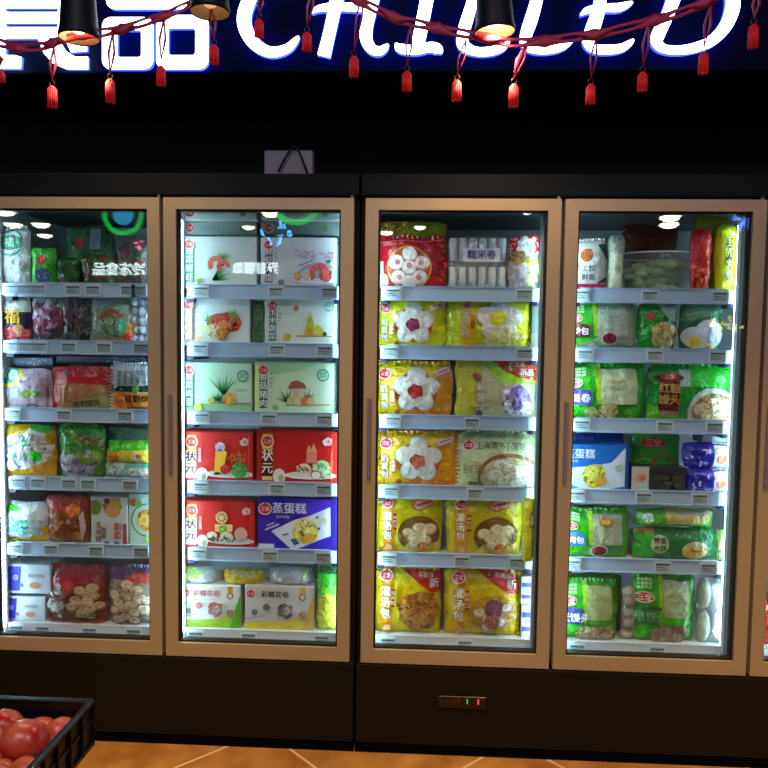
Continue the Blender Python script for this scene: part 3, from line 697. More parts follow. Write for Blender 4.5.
def g_bean(D): D.ell(.12, .08, .12, .12, '#d4d8c0'); D.ell(.4, .06, .10, .09, '#ccd4b8'); D.ell(.62, .26, .17, .14, '#c8b8a0'); D.ell(.62, .26, .14, .115, '#6c2430'); D.rect(.5, .0, .95, .10, '#4c9c28')
def g_plain(D): D.blob(.55, .16, .18, '#b8ac74', 3); D.blob(.35, .12, .12, '#a8a468', 6); D.blob(.8, .14, .14, '#4c9c28', 4)
def g_meat(D): D.ell(.55, .18, .20, .14, '#c8ccb4'); D.ell(.56, .18, .16, .11, '#8c3c34'); D.ell(.65, .78, .16, .08, '#b8841c'); D.text('鲜肉', .65, .78, .08, '#e8d47c', bold=.02)
def g_grain(D): D.blob(.5, .10, .2, '#b09c74', 3); D.blob(.75, .12, .18, '#a8946c', 5); D.rect(.45, .26, .9, .38, '#3c8c20')
def a_brownsugar(D):
    D.rect(0, 0, 1, 1, '#1f8a2c'); D.poly([(.46, 1), (1, 1), (1, .66), (.46, .62)], '#2cba28'); D.rect(.34, .64, .46, .94, '#a8c4b8'); D.poly([(0, 0), (.5, 0), (.3, .16), (0, .3)], '#5ca828')
    D.ell(.74, .20, .46, .42, '#c4ccc0', n=28); D.ell(.75, .18, .40, .35, '#8c6c40', n=28); heap(D, .75, .20, .32, 6, '#d4bc90', '#a07c50', None, 5, size=.5)
    D.rect(.11, .20, .33, .80, '#5c1c18'); D.ell(.22, .80, .25, .07, '#5c1c18'); D.ell(.22, .82, .17, .06, '#9c2c2c'); D.text('三全', .22, .82, .08, '#e8c8b8'); D.text('红糖', .22, .60, .16, '#b8984c', bold=.03); D.text('馒头', .22, .40, .16, '#b8984c', bold=.03); D.ell(.23, .14, .16, .06, '#a87c54')
def a_cakeblue(D):
    D.rect(0, 0, 1, 1, '#1464b4'); D.poly([(0, .42), (.2, .5), (.5, .54), (.75, .62), (.95, .95), (.95, .1), (.55, 0), (.35, 0), (.0, .22)], '#c8d4dc'); D.poly([(0, .25), (0, 0), (.3, 0)], '#2894c4')
    D.blob(.5, .32, .26, '#ccc440', 5, am=.2); D.blob(.46, .38, .15, '#dcd860', 6, am=.3); D.ell(.6, .20, .13, .08, '#d8a034'); D.ell(.13, .36, .07, .06, '#c8c040'); D.text('蒸蛋糕', .27, .80, .19, '#dcecf4', bold=.03); D.text('营养早餐', .16, .64, .055, '#b8d8ec'); D.blob(.85, .5, .08, '#a8bcb0', 3); D.rect(.955, 0, 1, 1, '#0c3c84')

# ------------------------------------------------------------------ placing the goods
YFR = .150
def place(door, sh, l, r, t, bt=None, y=YFR, back=0):
    """pixel rectangle of the goods seen on a shelf -> metres at that depth"""
    y += back; zb = SHELF[sh]-.006
    mid = (t+(bt or (287, 347, 414, 486, 553, 630)[sh]))/2
    xa, xb = at(l, mid, y).x, at(r, mid, y).x; zt = at((l+r)/2, t, y).z
    if bt: zb = at((l+r)/2, bt, y).z
    top = SHELF[sh-1]-.026 if sh else 1.985
    return xa, xb, zb, min(zt, top-.002) if sh else zt
def goods(door, sh, l, r, t, name, label, cat, base, art=None, dep=.05, kind='bag', bt=None, back=0, **k):
    x0, x1, z0, z1 = place(door, sh, l, r, t, bt, back=back)
    if kind == 'box' and 'y' not in k: yy = YFR-.02+back
    else: yy = YFR+back
    return pack(name, label, cat, x0, x1, z0, z1, yy, dep, base, art, kind, seed=l*7+t, **k)

# ---- door 2
goods(2, 0, 183, 258, 237, 'dumpling_box', 'pale carton with a green side label and chive and shrimp picture, top shelf', 'dumpling box', '#c4d2cc', a_pale('#2c8c64', '韭菜鲜虾', pic_chive), .10, 'box')
goods(2, 0, 262, 337, 238, 'dumpling_box', 'pale carton with a purple side label and a pink prawn picture', 'dumpling box', '#c6ccd2', a_pale('#5c2a78', '鲜虾大馄', pic_prawn, bg='#c6ccd2'), .10, 'box')
def a_strip(txt):
    def f(D): logo(D, .10, .5, .3); D.text(txt, .38, .5, .34, '#6c7c74'); D.ell(.82, .5, .25, .25, '#6c8c54')
    return f
goods(2, 0, 184, 258, 222, 'dumpling_box', 'lower of two pale cartons lying flat on the green-labelled top-shelf box', 'dumpling box', '#8fa09a', a_strip('三鲜水饺'), .20, 'box', bt=236, back=.035)  # shade of the recessed carton is put into this darker base
goods(2, 0, 184, 258, 207, 'dumpling_box', 'pale carton lying flat, topmost in the left stack of the second door', 'dumpling box', '#b4c2bc', a_strip('尽享好滋味'), .20, 'box', bt=221, back=.0)
goods(2, 0, 262, 340, 222, 'dumpling_box', 'lower of two grey cartons lying flat on the purple-labelled box', 'dumpling box', '#7f8c88', a_strip('三鲜水饺'), .20, 'box', bt=236, back=.035)  # darker base again carries the recess shade
goods(2, 0, 262, 340, 209, 'dumpling_box', 'grey carton lying flat, topmost above the purple-labelled box', 'dumpling box', '#a0aca6', a_strip('尽享好滋味'), .20, 'box', bt=221, back=.0)
goods(2, 1, 184, 251, 298, 'dumpling_box', 'white carton with an orange side label and crab and shrimp picture', 'dumpling box', '#cedcd8', a_pale('#d88a5c', '蟹味鲜虾', pic_crab, edge='#e4ecec'), .10, 'box')
goods(2, 1, 266, 337, 299, 'dumpling_box', 'white carton with a dark green label and yellow corn picture', 'dumpling box', '#d0dcd4', a_pale('#2c5c50', '玉米蔬菜', pic_corn, bg='#d8ecdc'), .10, 'box')
def cuke(D): D.rect(.2, .03, .85, .97, '#48684a'); splat(D, .25, .05, .8, .95, ['#3c5c40', '#5c7c58'], 14, .06, 3)
goods(2, 1, 252.5, 264, 300, 'vegetable_pouch', 'narrow dark green pouch squeezed between the two second-shelf cartons', 'pouch', '#7c9478', cuke, .03)
goods(2, 2, 184, 253, 362, 'dumpling_box', 'pale green carton with a leek and orange picture', 'dumpling box', '#b8dcbc', a_pale('#2c6c50', '韭菜鸡蛋', pic_leek, bg='#a8d0a8', edge='#d8ece8'), .10, 'box')
goods(2, 2, 256, 334, 362, 'dumpling_box', 'pale green carton with a mushroom picture and round teal seal', 'dumpling box', '#c4dcbc', a_pale('#2c5c48', '香菇猪肉', pic_mush, bg='#c0dcb8', edge='#d4dc94'), .10, 'box')
goods(2, 3, 184, 254, 431, 'dumpling_box', 'red carton with a yellow figure and green ball on a plate', 'dumpling box', '#cc2014', a_red(1), .10, 'box')
goods(2, 3, 258, 337, 430, 'dumpling_box', 'red carton with a dark 状元 side label and a candle on the plate', 'dumpling box', '#c41814', a_red(2), .10, 'box')
goods(2, 4, 184, 256, 500, 'dumpling_box', 'red carton with a round bun cake stacked on the plate, beside the blue cake box', 'dumpling box', '#cc1c14', a_red(3), .10, 'box')
goods(2, 4, 259, 337, 498, 'cake_box', 'violet-blue steamed cake carton with a yellow cake, bottom but one shelf', 'cake box', '#2c1ca0', a_cake('#2c1ca4', '#4c28c0', '#1c1080'), .10, 'box')
goods(2, 5, 182, 242, 583, 'flower_roll_box', 'white flower roll pack with red lettering and green lower edge', 'roll pack', '#d4d4cc', a_roll('#b8404c', '#b87068', '#9cc034', '#4ca414'), .10, 'box')
goods(2, 5, 246, 315, 584, 'flower_roll_box', 'white flower roll pack with black lettering and yellow lower edge', 'roll pack', '#c8c8c4', a_roll('#343434', '#6c6c68', '#d0c040', '#c8a050'), .10, 'box')
def a_top1(D): D.poly([(0, .45), (.55, .5), (.75, 1), (0, 1)], '#a8d840'); D.blob(.3, .75, .3, '#b8e068', 3)
def a_top2(D): D.poly([(0, .3), (1, .25), (1, 1), (0, 1)], '#d0b830'); D.poly([(0, .3), (.2, .3), (.25, 1), (0, 1)], '#c88c10')
def a_top3(D): splat(D, .1, .1, .9, .9, ['#b8bcb8', '#dcdedc'], 12, .2, 3); D.ell(.85, .7, .2, .2, '#b8cc78')
goods(2, 5, 183, 221, 566, 'roll_bag', 'white and lime green bag lying flat on the red-lettered flower roll pack', 'bag', '#ccd8d4', a_top1, .10, bt=583, back=.03)
goods(2, 5, 223, 266, 568, 'roll_bag', 'yellow and white bag lying between the two flower roll packs, on top', 'bag', '#d0cca8', a_top2, .10, bt=584, back=.03)
goods(2, 5, 268, 314, 567, 'roll_bag', 'white clear bag lying flat on the black-lettered flower roll pack', 'bag', '#c4c8c8', a_top3, .10, bt=584, back=.03)
def a_pine(D): D.poly([(0, .58), (1, .62), (1, 1), (0, 1)], '#2cc81c'); D.blob(.5, .62, .14, '#6cdc3c', 4); D.poly([(.1, 0), (.9, 0), (1, .5), (.6, .62), (.2, .55)], '#d8dc3c'); splat(D, .2, .05, .8, .5, ['#e4e050', '#c8cc30'], 14, .06, 4); D.rect(0, .9, 1, 1, '#0c5c2c')
goods(2, 5, 317, 338, 566, 'corn_bun_bag', 'tall bright green and yellow bag squeezed at the right of the flower roll packs', 'bag', '#b8c850', a_pine, .07)
# ---- door 3
goods(3, 0, 376, 446, 238, 'red_date_bun_bag', 'red bag with a round dish of white buns, top shelf of third door', 'bun bag', '#b01420', a_redbuns, .06, seal=('#a01420', 'tb'))
goods(3, 0, 376, 447, 222, 'bun_bag', 'yellow-green bag behind the red bun bag, only its top showing', 'bun bag', '#a8a81c', lambda D: D.rect(.0, .7, .45, 1, '#a88c1c'), .05, back=.08)
def sticks(o, W, H, dep):
    wm = mat('#c8d0cc', 'food'); b = MB()
    rr = random.Random(4)
    for row, n, zz in ((0, 6, .03), (1, 6, .55)):
        for i in range(n):
            x = -W/2+W*(i+.5)/n; b.tube([(x+rr.uniform(-.003, .003), -.0, H*zz), (x, -.002, H*(zz+.2)), (x, 0, H*(zz+.40))], W/n*.40, wm, n=10)
    b.build('white_rolls', o, loc=(0, 0, 0))
    b = MB(); n = 10
    D = Design(W*.62, H*.24); D.rect(0, 0, 1, 1, '#c4cccc'); D.text('糯米卷', .5, .5, .62, '#3c3c94', bold=.04)
    for P, fs, c_, ly in D.items:
        b.add([(x-W*.25, -.030-.0003*ly, z+H*.52) for x, z in P], [f for f in fs], mat(c_, 'carton'))
    b.build('printed_label', o, loc=(0, 0, 0))
def clearpack(door, sh, l, r, t, name, label, cat, parts, dep=.05, haze=.18, c='#dfe6ea', **k):
    o = goods(door, sh, l, r, t, name, label, cat, '#888888', None, dep, parts=parts, **k)
    o.data.materials[0] = mat(c, 'clearfilm', haze=haze); return o
clearpack(3, 0, 448, 507, 236, 'rice_roll_pack', 'clear pack of two rows of white rolls with a blue-lettered strip', 'roll pack', sticks, .06)
def a_redwhite(D): D.rect(0, 0, 1, 1, '#b8b4b8'); D.poly([(0, .55), (.4, .6), (1, .7), (1, 1), (0, 1)], '#c81c1c'); D.blob(.55, .84, .17, '#ece8e8', 4, am=.9); D.blob(.3, .6, .14, '#a88c50', 3); D.blob(.75, .32, .25, '#d8d89c', 5); D.rect(.55, .5, 1, .56, '#ccc830'); splat(D, .0, .05, .5, .45, ['#a8a4b0', '#ccc8cc'], 12, .08, 3)
goods(3, 0, 508, 539, 236, 'meatball_bag', 'red and white bag at the right end of the third door top shelf', 'bag', '#b8b0b4', a_redwhite, .06)
goods(3, 1, 377, 446, 299, 'bun_bag', 'yellow bag with a flower-shaped bun and purple filling', 'bun bag', '#c8cc1c', a_bunyellow('#8c2458', orange=False, name='红豆包'), .05, seal=('#c0c418', 'tb'))
goods(3, 1, 449, 529, 300, 'bun_bag', 'yellow bag with a flower-shaped bun and bright yellow filling', 'bun bag', '#c8cc20', a_egg, .06, seal=('#b8cc18', 'lr'))
goods(3, 1, 530.5, 540, 302, 'frozen_carton', 'thin dark green carton beside the bright yellow bun bag', 'carton', '#4c6c5c', lambda D: D.rect(0, 0, 1, .35, '#6c6c64'), .1, 'box')
goods(3, 2, 376, 452, 363, 'bun_bag', 'yellow bag with a white flower bun and red filling', 'bun bag', '#d8bc14', a_bunyellow('#a8302c', '#98a0a0', orange=True, right='#c88c28'), .05, seal=('#d0b010', 'tb'))
goods(3, 2, 377, 452, 358, 'bun_bag', 'dark red bag behind the red-filled bun bag, its upper strip showing', 'bun bag', '#7c1420', None, .04, back=.07)
goods(3, 2, 455, 537, 360, 'bun_bag', 'lime and yellow bag with a purple bun and a red corner patch', 'bun bag', '#bcbc90', a_promo, .06, seal=('#a8bc30', 'tb'))
goods(3, 3, 376, 456, 432, 'bun_bag', 'yellow bag with a speckled flower bun beside the pale green Shanghai bag', 'bun bag', '#dcb414', a_bunyellow('#b86850', '#8c9c94', right='#dc9418'), .05, seal=('#c88c10', 'tbr'))
goods(3, 3, 459, 535, 432, 'soup_dumpling_bag', 'pale green bag lettered 上海清汤小笼包 with small dumplings', 'dumpling bag', '#c8d4a0', a_shanghai, .05, seal=('#c0cc98', 'tlr'))
goods(3, 4, 375, 442, 496, 'dumpling_bag', 'yellow bag of steamed dumplings, left of the pair on fifth shelf', 'dumpling bag', '#ccc00c', a_dumpyellow(2), .05, seal=('#c4b80c', 'tb'))
goods(3, 4, 446, 521, 497, 'dumpling_bag', 'yellow bag of steamed dumplings with an orange side band, right of the pair', 'dumpling bag', '#c8b80c', a_dumpyellow(5), .05, seal=('#c0b00c', 'tb'))
def a_edge(D): splat(D, 0, 0, 1, 1, ['#e0e420', '#ccd018', '#e8e850'], 14, .05, 3); D.rect(.55, .56, .95, .80, '#8c8c30'); D.rect(.62, .59, .88, .77, '#e0e0d0')
goods(3, 4, 522, 534, 498, 'noodle_bag', 'narrow bright yellow bag hanging over the rail at the right end', 'bag', '#d8dc20', a_edge, .05, bt=562, back=-.075)
goods(3, 5, 373, 441, 567, 'dumpling_bag', 'yellow bag with brown fried dumplings and a red corner patch', 'dumpling bag', '#ccb80c', a_dumpyellow(3, True, brown=True), .06, seal=('#b8b40c', 'tb'), bowl=.3)
goods(3, 5, 444, 518, 569, 'dumpling_bag', 'yellow bag with purple-topped buns and a red corner patch', 'dumpling bag', '#c8b010', a_dumpyellow(4, True, purple=True), .06, seal=('#b8b40c', 'tr'), bowl=.3)
def a_bluebox(D): D.rect(0, .0, 1, 1, '#b8bcc4'); D.rect(.05, .62, 1, .78, '#2838b8'); D.rect(.05, .2, 1, .34, '#4c3c80'); D.ell(.5, .5, .09, .06, '#8890a0')
goods(3, 5, 520.5, 532, 603, 'bun_box', 'small white and violet box under another at the right of the bottom shelf', 'box', '#b0b0b4', a_bluebox, .08, 'box')
goods(3, 5, 520.5, 532, 575, 'bun_box', 'small white and blue box on top of another at the right of the bottom shelf', 'box', '#b8bcc4', a_bluebox, .08, 'box', bt=602)
# ---- door 4
def a_white1(D): D.rect(0, 0, 1, .16, '#c02848'); D.blob(.45, .72, .13, '#b8602c', 3); D.text('手工饺', .4, .45, .12, '#4c5450', bold=.02); D.text('鲜香', .5, .28, .11, '#3c4440', bold=.02); D.poly([(.7, .16), (1, .3), (1, .2)], '#243828'); D.poly([(.75, .9), (1, .95), (1, .6)], '#2c3c38')
goods(4, 0, 568, 606, 241, 'dumpling_bag', 'white bag with an orange dumpling picture and crimson base band', 'dumpling bag', '#d4d8cc', a_white1, .06, seal=('#c8ccc0', 't'))
def a_pale2(D): D.rect(.1, .05, .8, .7, '#c0c8a8'); D.text('面', .5, .4, .1, '#6c7464'); splat(D, 0, .7, 1, 1, ['#8c9488', '#a0a89c'], 8, .06, 2)
goods(4, 0, 608, 624, 234, 'noodle_bag', 'narrow pale grey-green bag beside the white and crimson bag', 'bag', '#a8b098', a_pale2, .06)
def a_brown(D): D.rect(0, 0, 1, 1, '#6c3424'); D.poly([(0, 0), (.9, 0), (.5, .2), (0, .3)], '#8c2c2c'); splat(D, .4, .45, .9, .7, ['#b81c20', '#a83428'], 8, .05, 2)
goods(4, 0, 622, 676, 223, 'sausage_bag', 'dark brown and red bag at the back of the fourth door top shelf', 'bag', '#6c3424', a_brown, .05, back=.34)
xa, xb = at(614, 256, .30).x, at(699, 256, .30).x; zr = at(656, 256, .30).z; zs = SHELF[0]-.006; Rr = (xb-xa)/2; Hb = zr-zs  # a reflection of bowls in the glass, built as a solid bowl on the shelf
bowl = empty('reflected_bowl', ((xa+xb)/2, .30, zs), 'reflection of clear plastic bowls, built as one ribbed bowl of green vegetables, fourth door top shelf', 'bowl')
b = MB(); prof = [(0, .001), (Rr*.62, .001), (Rr*.70, .004)]
for i in range(6): prof += [(Rr*(.74+.035*i), Hb*(.12+.13*i)), (Rr*(.76+.035*i), Hb*(.13+.13*i))]
prof += [(Rr*.96, Hb*.95), (Rr, Hb*.96), (Rr, Hb), (Rr*.95, Hb)]
b.lathe(prof, (0, 0, 0), mat('#e8f0f0', 'clearfilm', haze=.16), n=40); b.build('bowl_body', bowl, loc=(0, 0, 0))
b = MB(); b.tube([(Rr*math.cos(a*PI/20), Rr*math.sin(a*PI/20), Hb) for a in range(40)], .0028, mat('#dfe8e8', 'paint', rough=.15), n=6, closed=True); b.build('rim', bowl, loc=(0, 0, 0))
b = MB(); rr = random.Random(9)
for i in range(60):
    h_ = .16+.66*i/60; a = rr.random()*2*PI; q = Rr*(.50+.25*h_)*math.sqrt(rr.random()); b.ball((q*math.cos(a), q*math.sin(a), Hb*h_), .026, .024, .013, mat(['#a4cc68', '#84b850', '#c0d890', '#d4e4a8'][i % 4], 'food'), 9, 6, .5, i)
b.build('green_vegetables', bowl, loc=(0, 0, 0))
def a_redtall(D): D.rect(0, 0, 1, 1, '#b81c14'); splat(D, .1, .05, .9, .4, ['#d84c20', '#e06c30', '#8c1410'], 14, .05, 4); D.poly([(.3, .8), (.6, .95), (.8, .75), (.5, .65)], '#d82c20')
goods(4, 0, 690, 711, 228, 'chili_bag', 'tall bright red bag beside the reflected bowl', 'bag', '#b81c14', a_redtall, .05)
goods(4, 0, 694, 728, 216, 'snack_bag', 'olive yellow bag behind the tall red and yellow bags', 'bag', '#8c8c14', None, .04, back=.08)
def a_yelltall(D): D.rect(.35, .35, .65, .82, '#3c3c20'); D.text('手抓饼', .5, .58, .13, '#b8b040', vert=True, bold=.02); splat(D, .1, .02, .9, .3, ['#e0e850', '#c8d020'], 8, .05, 3); D.ell(.5, .26, .09, .07, '#8c8c50')
goods(4, 0, 715, 737, 226, 'pancake_bag', 'slim upright bright yellow bag with a dark vertical lettered band', 'bag', '#d4dc14', a_yelltall, .06)
goods(4, 1, 562, 635, 303, 'bun_bag', 'green and clear bag lettered 豆沙包 with a dark red bean bun', 'bun bag', '#9caf90', a_green('豆沙包', '#5c2420', g_bean, panel='#a8b8a4'), .06, seal=('#a8b8a0', 't'))
def a_peanut(D): D.rect(0, 0, .6, 1, '#1c8420'); D.ell(.3, .72, .10, .08, '#a83c34'); D.blob(.66, .34, .28, '#c4b070', 4); splat(D, .45, .12, .85, .56, ['#a8905c', '#d8c890', '#8c9c4c'], 18, .04, 4); D.poly([(.4, 1), (1, 1), (1, .6), (.7, .7)], '#8ca890')
goods(4, 1, 637, 676, 303, 'bun_bag', 'dark green bag showing a heap of tan peanuts, second shelf', 'bun bag', '#2c6c34', a_peanut, .06)
def a_buns(D): D.rect(0, 0, 1, 1, '#2c5c3c'); D.poly([(0, .6), (1, .8), (1, 1), (0, 1)], '#4c7c58'); D.ell(.30, .30, .24, .22, '#b8bcbc'); D.ell(.62, .40, .27, .26, '#bcc0c4'); D.ell(.5, .28, .22, .2, '#c8ccd0'); D.ell(.78, .30, .18, .2, '#acb0b4'); D.ell(.32, .20, .16, .13, '#d8cc94'); D.ell(.32, .20, .13, .10, '#d8b428'); D.blob(.7, .08, .12, '#b8b078', 4)
goods(4, 1, 679, 722, 303, 'bun_bag', 'dark green clear bag with white round buns and a yellow yolk centre', 'bun bag', '#2c5c3c', a_buns, .06)
goods(4, 2, 560, 645, 365, 'bun_bag', 'green bag with a purple lettered label and pale side panel', 'bun bag', '#2c9c24', a_green('紫薯卷', '#54489c', g_plain), .06, seal=('#2c9c24', 'tb'))
goods(4, 2, 647, 735, 366, 'brown_sugar_bun_bag', 'green bag lettered 红糖馒头 with a white bowl of buns', 'bun bag', '#1f8a2c', a_brownsugar, .06, seal=('#24a82c', 't'))
goods(4, 3, 560, 627, 444, 'cake_box', 'sky blue steamed cake carton with a yellow cake in the fourth door', 'cake box', '#1464b4', a_cakeblue, .10, 'box')
goods(4, 3, 562, 622, 433, 'cake_box', 'dark blue cake carton standing behind the sky blue steamed cake carton', 'cake box', '#0c3c94', lambda D: D.text('蒸蛋糕', .3, .86, .14, '#5c8cd0', bold=.03), .06, 'box', back=.13)
def a_gold(D): D.rect(0, 0, 1, 1, '#2c9424'); D.ell(.42, .82, .22, .10, '#a83428'); D.text('三全', .42, .82, .12, '#e8c8a8'); D.ring(.25, .35, .18, .2, '#b8902c'); D.ring(.62, .42, .16, .2, '#a83c2c'); D.text('包子', .42, .3, .22, '#c8a83c', bold=.03)
goods(4, 3, 631, 679, 432, 'bun_bag', 'green bag with gold lettering behind the dark tray', 'bun bag', '#2c8c24', a_gold, .05, back=.06)
def a_tray(D): D.rect(0, 0, .32, 1, '#b0b4a8'); D.ell(.18, .55, .22, .20, '#c08c74'); D.ell(.2, .55, .12, .1, '#b8604c'); D.blob(.68, .45, .5, '#3c3c38', 3); D.rect(.32, .7, 1, 1, '#1c2020')
goods(4, 3, 630, 684, 466, 'dark_tray_pack', 'flat dark tray with a grey end label, below the gold-lettered bag', 'tray', '#2c302c', a_tray, .12, 'box')
def a_purp(sd):
    def f(D): D.rect(0, 0, .58, 1, '#241c8c'); D.rect(.58, 0, 1, 1, '#d0d4dc'); splat(D, .05, .1, .5, .9, ['#4c3cb8', '#b8bce0', '#2c2490'], 8, .12, sd); D.ell(.74, .4, .2, .2, '#b8603c'); D.blob(.66, .7, .14, '#d8c8a0', sd+2)
    return f
goods(4, 3, 683, 731, 468, 'pudding_bag', 'lower crumpled violet and white bag beside the dark tray', 'bag', '#40389c', a_purp(4), .07)
goods(4, 3, 683, 731, 442, 'pudding_bag', 'upper crumpled violet and white bag with an orange picture', 'bag', '#40389c', a_purp(2), .07, bt=468)
goods(4, 3, 700, 734, 434, 'clear_tray', 'grey clear plastic tray on top of the violet and white bags', 'tray', '#606468', lambda D: D.rect(.3, .2, .9, .8, '#b0b8bc'), .10, 'box', bt=443, back=.02)
goods(4, 4, 558, 629, 510, 'bun_bag', 'green bag with a round blue label and dark red meat bun', 'bun bag', '#48a438', a_green('鲜肉包', '#3c6cac', g_meat, panel='#a8b494'), .06, seal=('#40a030', 'tb'))
goods(4, 4, 560, 626, 505, 'bun_bag', 'dark green bag lying behind the blue-labelled meat bun bag', 'bun bag', '#1c8420', None, .04, back=.06)
def a_lying(D): D.poly([(0, 0), (1, 0), (1, .35), (.4, .3), (0, .5)], '#3cac28'); D.blob(.14, .55, .3, '#b8ccb8', 3); D.rect(.36, .3, .95, 1, '#b0a45c'); D.poly([(.4, .9), (.95, 1), (1, .7), (.7, .6)], '#9c9c84')
goods(4, 4, 634, 713, 508, 'bun_bag', 'green bag lying on its side on the scallion cake bag', 'bun bag', '#4c9c38', a_lying, .09, bt=526)
def a_scal(D): D.rect(0, 0, 1, 1, '#1c6c34'); D.rect(0, 0, .24, 1, '#2c9c30'); D.ell(.30, .5, .27, .30, '#a8b88c'); D.text('葱香', .30, .62, .17, '#1c241c', bold=.02); D.text('大饼', .30, .38, .17, '#1c241c', bold=.02); D.ell(.72, .34, .42, .28, '#b8b48c'); D.ell(.70, .28, .36, .2, '#c89c4c'); D.ell(.74, .36, .24, .08, '#8c6430'); D.ell(.76, .42, .22, .06, '#c8a860'); D.rect(.05, .88, .25, .96, '#8c2c28')
goods(4, 4, 632, 717, 527, 'scallion_pancake_bag', 'dark green bag of layered golden flatbread under the lying green bag', 'pancake bag', '#1c6c34', a_scal, .06)
goods(4, 4, 716, 730, 530, 'bun_bag', 'pale yellow-green bag edge at the right of the flatbread bag', 'bun bag', '#8cac60', lambda D: D.blob(.5, .45, .3, '#c0c890', 3), .05)
goods(4, 5, 558, 617, 580, 'bun_bag', 'green bag with a dark blue label on the bottom shelf', 'bun bag', '#3c9424', a_green('荞麦馒头', '#3c4484', g_grain, panel='#a8b478', sub='粗粮主食'), .06, seal=('#38a428', 'tb'))
def a_flat(D): D.blob(.55, .5, .4, '#3c6c3c', 3)
goods(4, 5, 562, 622, 573, 'bun_bag', 'dark green bag behind the blue-labelled bottom shelf bag', 'bun bag', '#247424', a_flat, .04, back=.07)
def balls_part(cols, nr, nc, nm='buns'):
    def f(o, W, H, dep):
        b = MB(); rr = random.Random(int(W*1000))
        for j in range(nr):
            for i in range(nc):
                b.ball((-W/2+W*(i+.5)/nc+rr.uniform(-.004, .004), rr.uniform(-.004, .006), H*(j+.5)/nr), W/nc*.46, dep*.4, H/nr*.46, mat(cols[(i+j) % len(cols)], 'food'), 12, 8, .15, i+j*7)
        b.build(nm, o, loc=(0, 0, 0))
    return f
clearpack(4, 5, 620, 636, 585, 'rice_ball_pack', 'narrow clear pack of stacked tan balls between two green bags', 'pack', balls_part(['#a8a078', '#8c7c50'], 5, 1), .05, haze=.1)
goods(4, 5, 632, 694, 574, 'bun_bag', 'green bag with a red oval mark and mauve grain bread, bottom shelf', 'bun bag', '#388c20', a_green('杂粮馒头', '#1c6c34', lambda D: (D.blob(.62, .16, .24, '#8c7468', 3), D.blob(.45, .1, .16, '#9c8470', 5), D.rect(.46, .28, .86, .40, '#2ca41c')), panel='#a4b080', tcol='#5ca060'), .06)
clearpack(4, 5, 697, 727, 578, 'steamed_bread_pack', 'clear pack of pale rounded steamed breads in the fourth door corner', 'bread pack', balls_part(['#ccd8bc', '#c4ccac'], 2, 2, 'steamed_breads'), .08, haze=.25)
# ---- door 1
def a_whitegreen(D): D.rect(0, .0, 1, .52, '#a8b4b8'); D.ell(.66, .74, .22, .13, '#2c6c50'); D.text('福', .66, .74, .15, '#8cb8a0'); splat(D, .05, .03, .95, .5, ['#b8c4c8', '#98a4a8', '#c8d0d4'], 20, .06, 4); D.ring(.66, .74, .2, .23, '#4c8c70')
goods(1, 0, -20, 31, 227, 'noodle_bag', 'large white bag with a dark green oval mark, far left top shelf', 'bag', '#b4c0c0', a_whitegreen, .06, seal=('#a8b8b4', 't'))
def a_gr1(D): D.rect(0, 0, 1, 1, '#2c9c28'); D.blob(.5, .68, .12, '#b83028', 3); D.blob(.55, .28, .2, '#38486c', 5); D.poly([(0, 0), (.2, 0), (.3, .6), (.1, .5)], '#58c858'); splat(D, .3, .1, .9, .4, ['#6c80a0', '#2c3c5c'], 8, .06, 2)
goods(1, 0, 32, 57, 248, 'berry_bag', 'small bright green bag with a red mark and blue fruit picture', 'bag', '#2c9c28', a_gr1, .05)
def a_gr2(D): splat(D, .05, .05, .95, .9, ['#1c5c2c', '#2c7c34', '#4c3424', '#14401c'], 18, .1, 3); D.blob(.4, .2, .1, '#7c4430', 2)
goods(1, 0, 57, 80, 258, 'vegetable_bag', 'small dark green bag between the bright green and tall green bags', 'bag', '#1c4c24', a_gr2, .05)
def a_gr3(D): D.rect(0, 0, 1, 1, '#2c5c34'); D.blob(.36, .72, .09, '#983438', 2); D.rect(.58, .62, .8, .95, '#7c94a0'); splat(D, .05, .05, .95, .5, ['#1c7430', '#2c8c3c', '#244c24'], 16, .08, 4)
goods(1, 0, 66, 112, 226, 'vegetable_bag', 'tall green bag with a red blot at the back of the first door top shelf', 'bag', '#2c5c34', a_gr3, .05, back=.08)
def a_mix(cols, sd, n=20):
    def f(D): splat(D, .03, .03, .97, .97, cols, n, .12, sd)
    return f
goods(1, 0, 82, 117, 255, 'mixed_vegetable_bag', 'dark green and brown bag of mixed vegetables under the lit sign reflection', 'bag', '#3c4c28', a_mix(['#7c3c2c', '#2c6c34', '#54442c', '#3c5c34'], 3), .05)
goods(1, 0, 116, 152, 244, 'mixed_vegetable_bag', 'grey-brown bag of mixed vegetables at the right end of first door top shelf', 'bag', '#4c4c48', a_mix(['#5c5450', '#7c3c34', '#4c5c48', '#3c443c'], 6), .05)
def a_fruit(D): D.rect(0, .0, 1, .62, '#28283c'); D.rect(0, .66, 1, 1, '#bcc4b8'); splat(D, .05, .02, .95, .3, ['#c83c4c', '#b82c3c', '#d85c60'], 16, .09, 3); D.text('福', .68, .56, .28, '#c89c1c', bold=.04); D.blob(.35, .45, .15, '#6c6c94', 3); D.ell(.8, .28, .12, .12, '#a87050')
goods(1, 1, -14, 31, 297, 'fruit_bag', 'dark bag with a gold 福 mark, white top and red fruit at its base', 'fruit bag', '#3c3c4c', a_fruit, .06)
def a_plum(D): D.rect(0, .6, 1, 1, '#8c9890'); D.blob(.4, .5, .4, '#7c3c58', 4); splat(D, .05, .3, .8, .85, ['#8c4464', '#a87890', '#6c2c44', '#b8b0c8'], 14, .1, 5); splat(D, 0, 0, .9, .28, ['#443c40', '#6c6458', '#2c282c'], 12, .08, 3)
goods(1, 1, 33, 66, 296, 'date_bag', 'purple and clear bag of dark dates beside the gold 福 bag', 'date bag', '#5c4450', a_plum, .05)
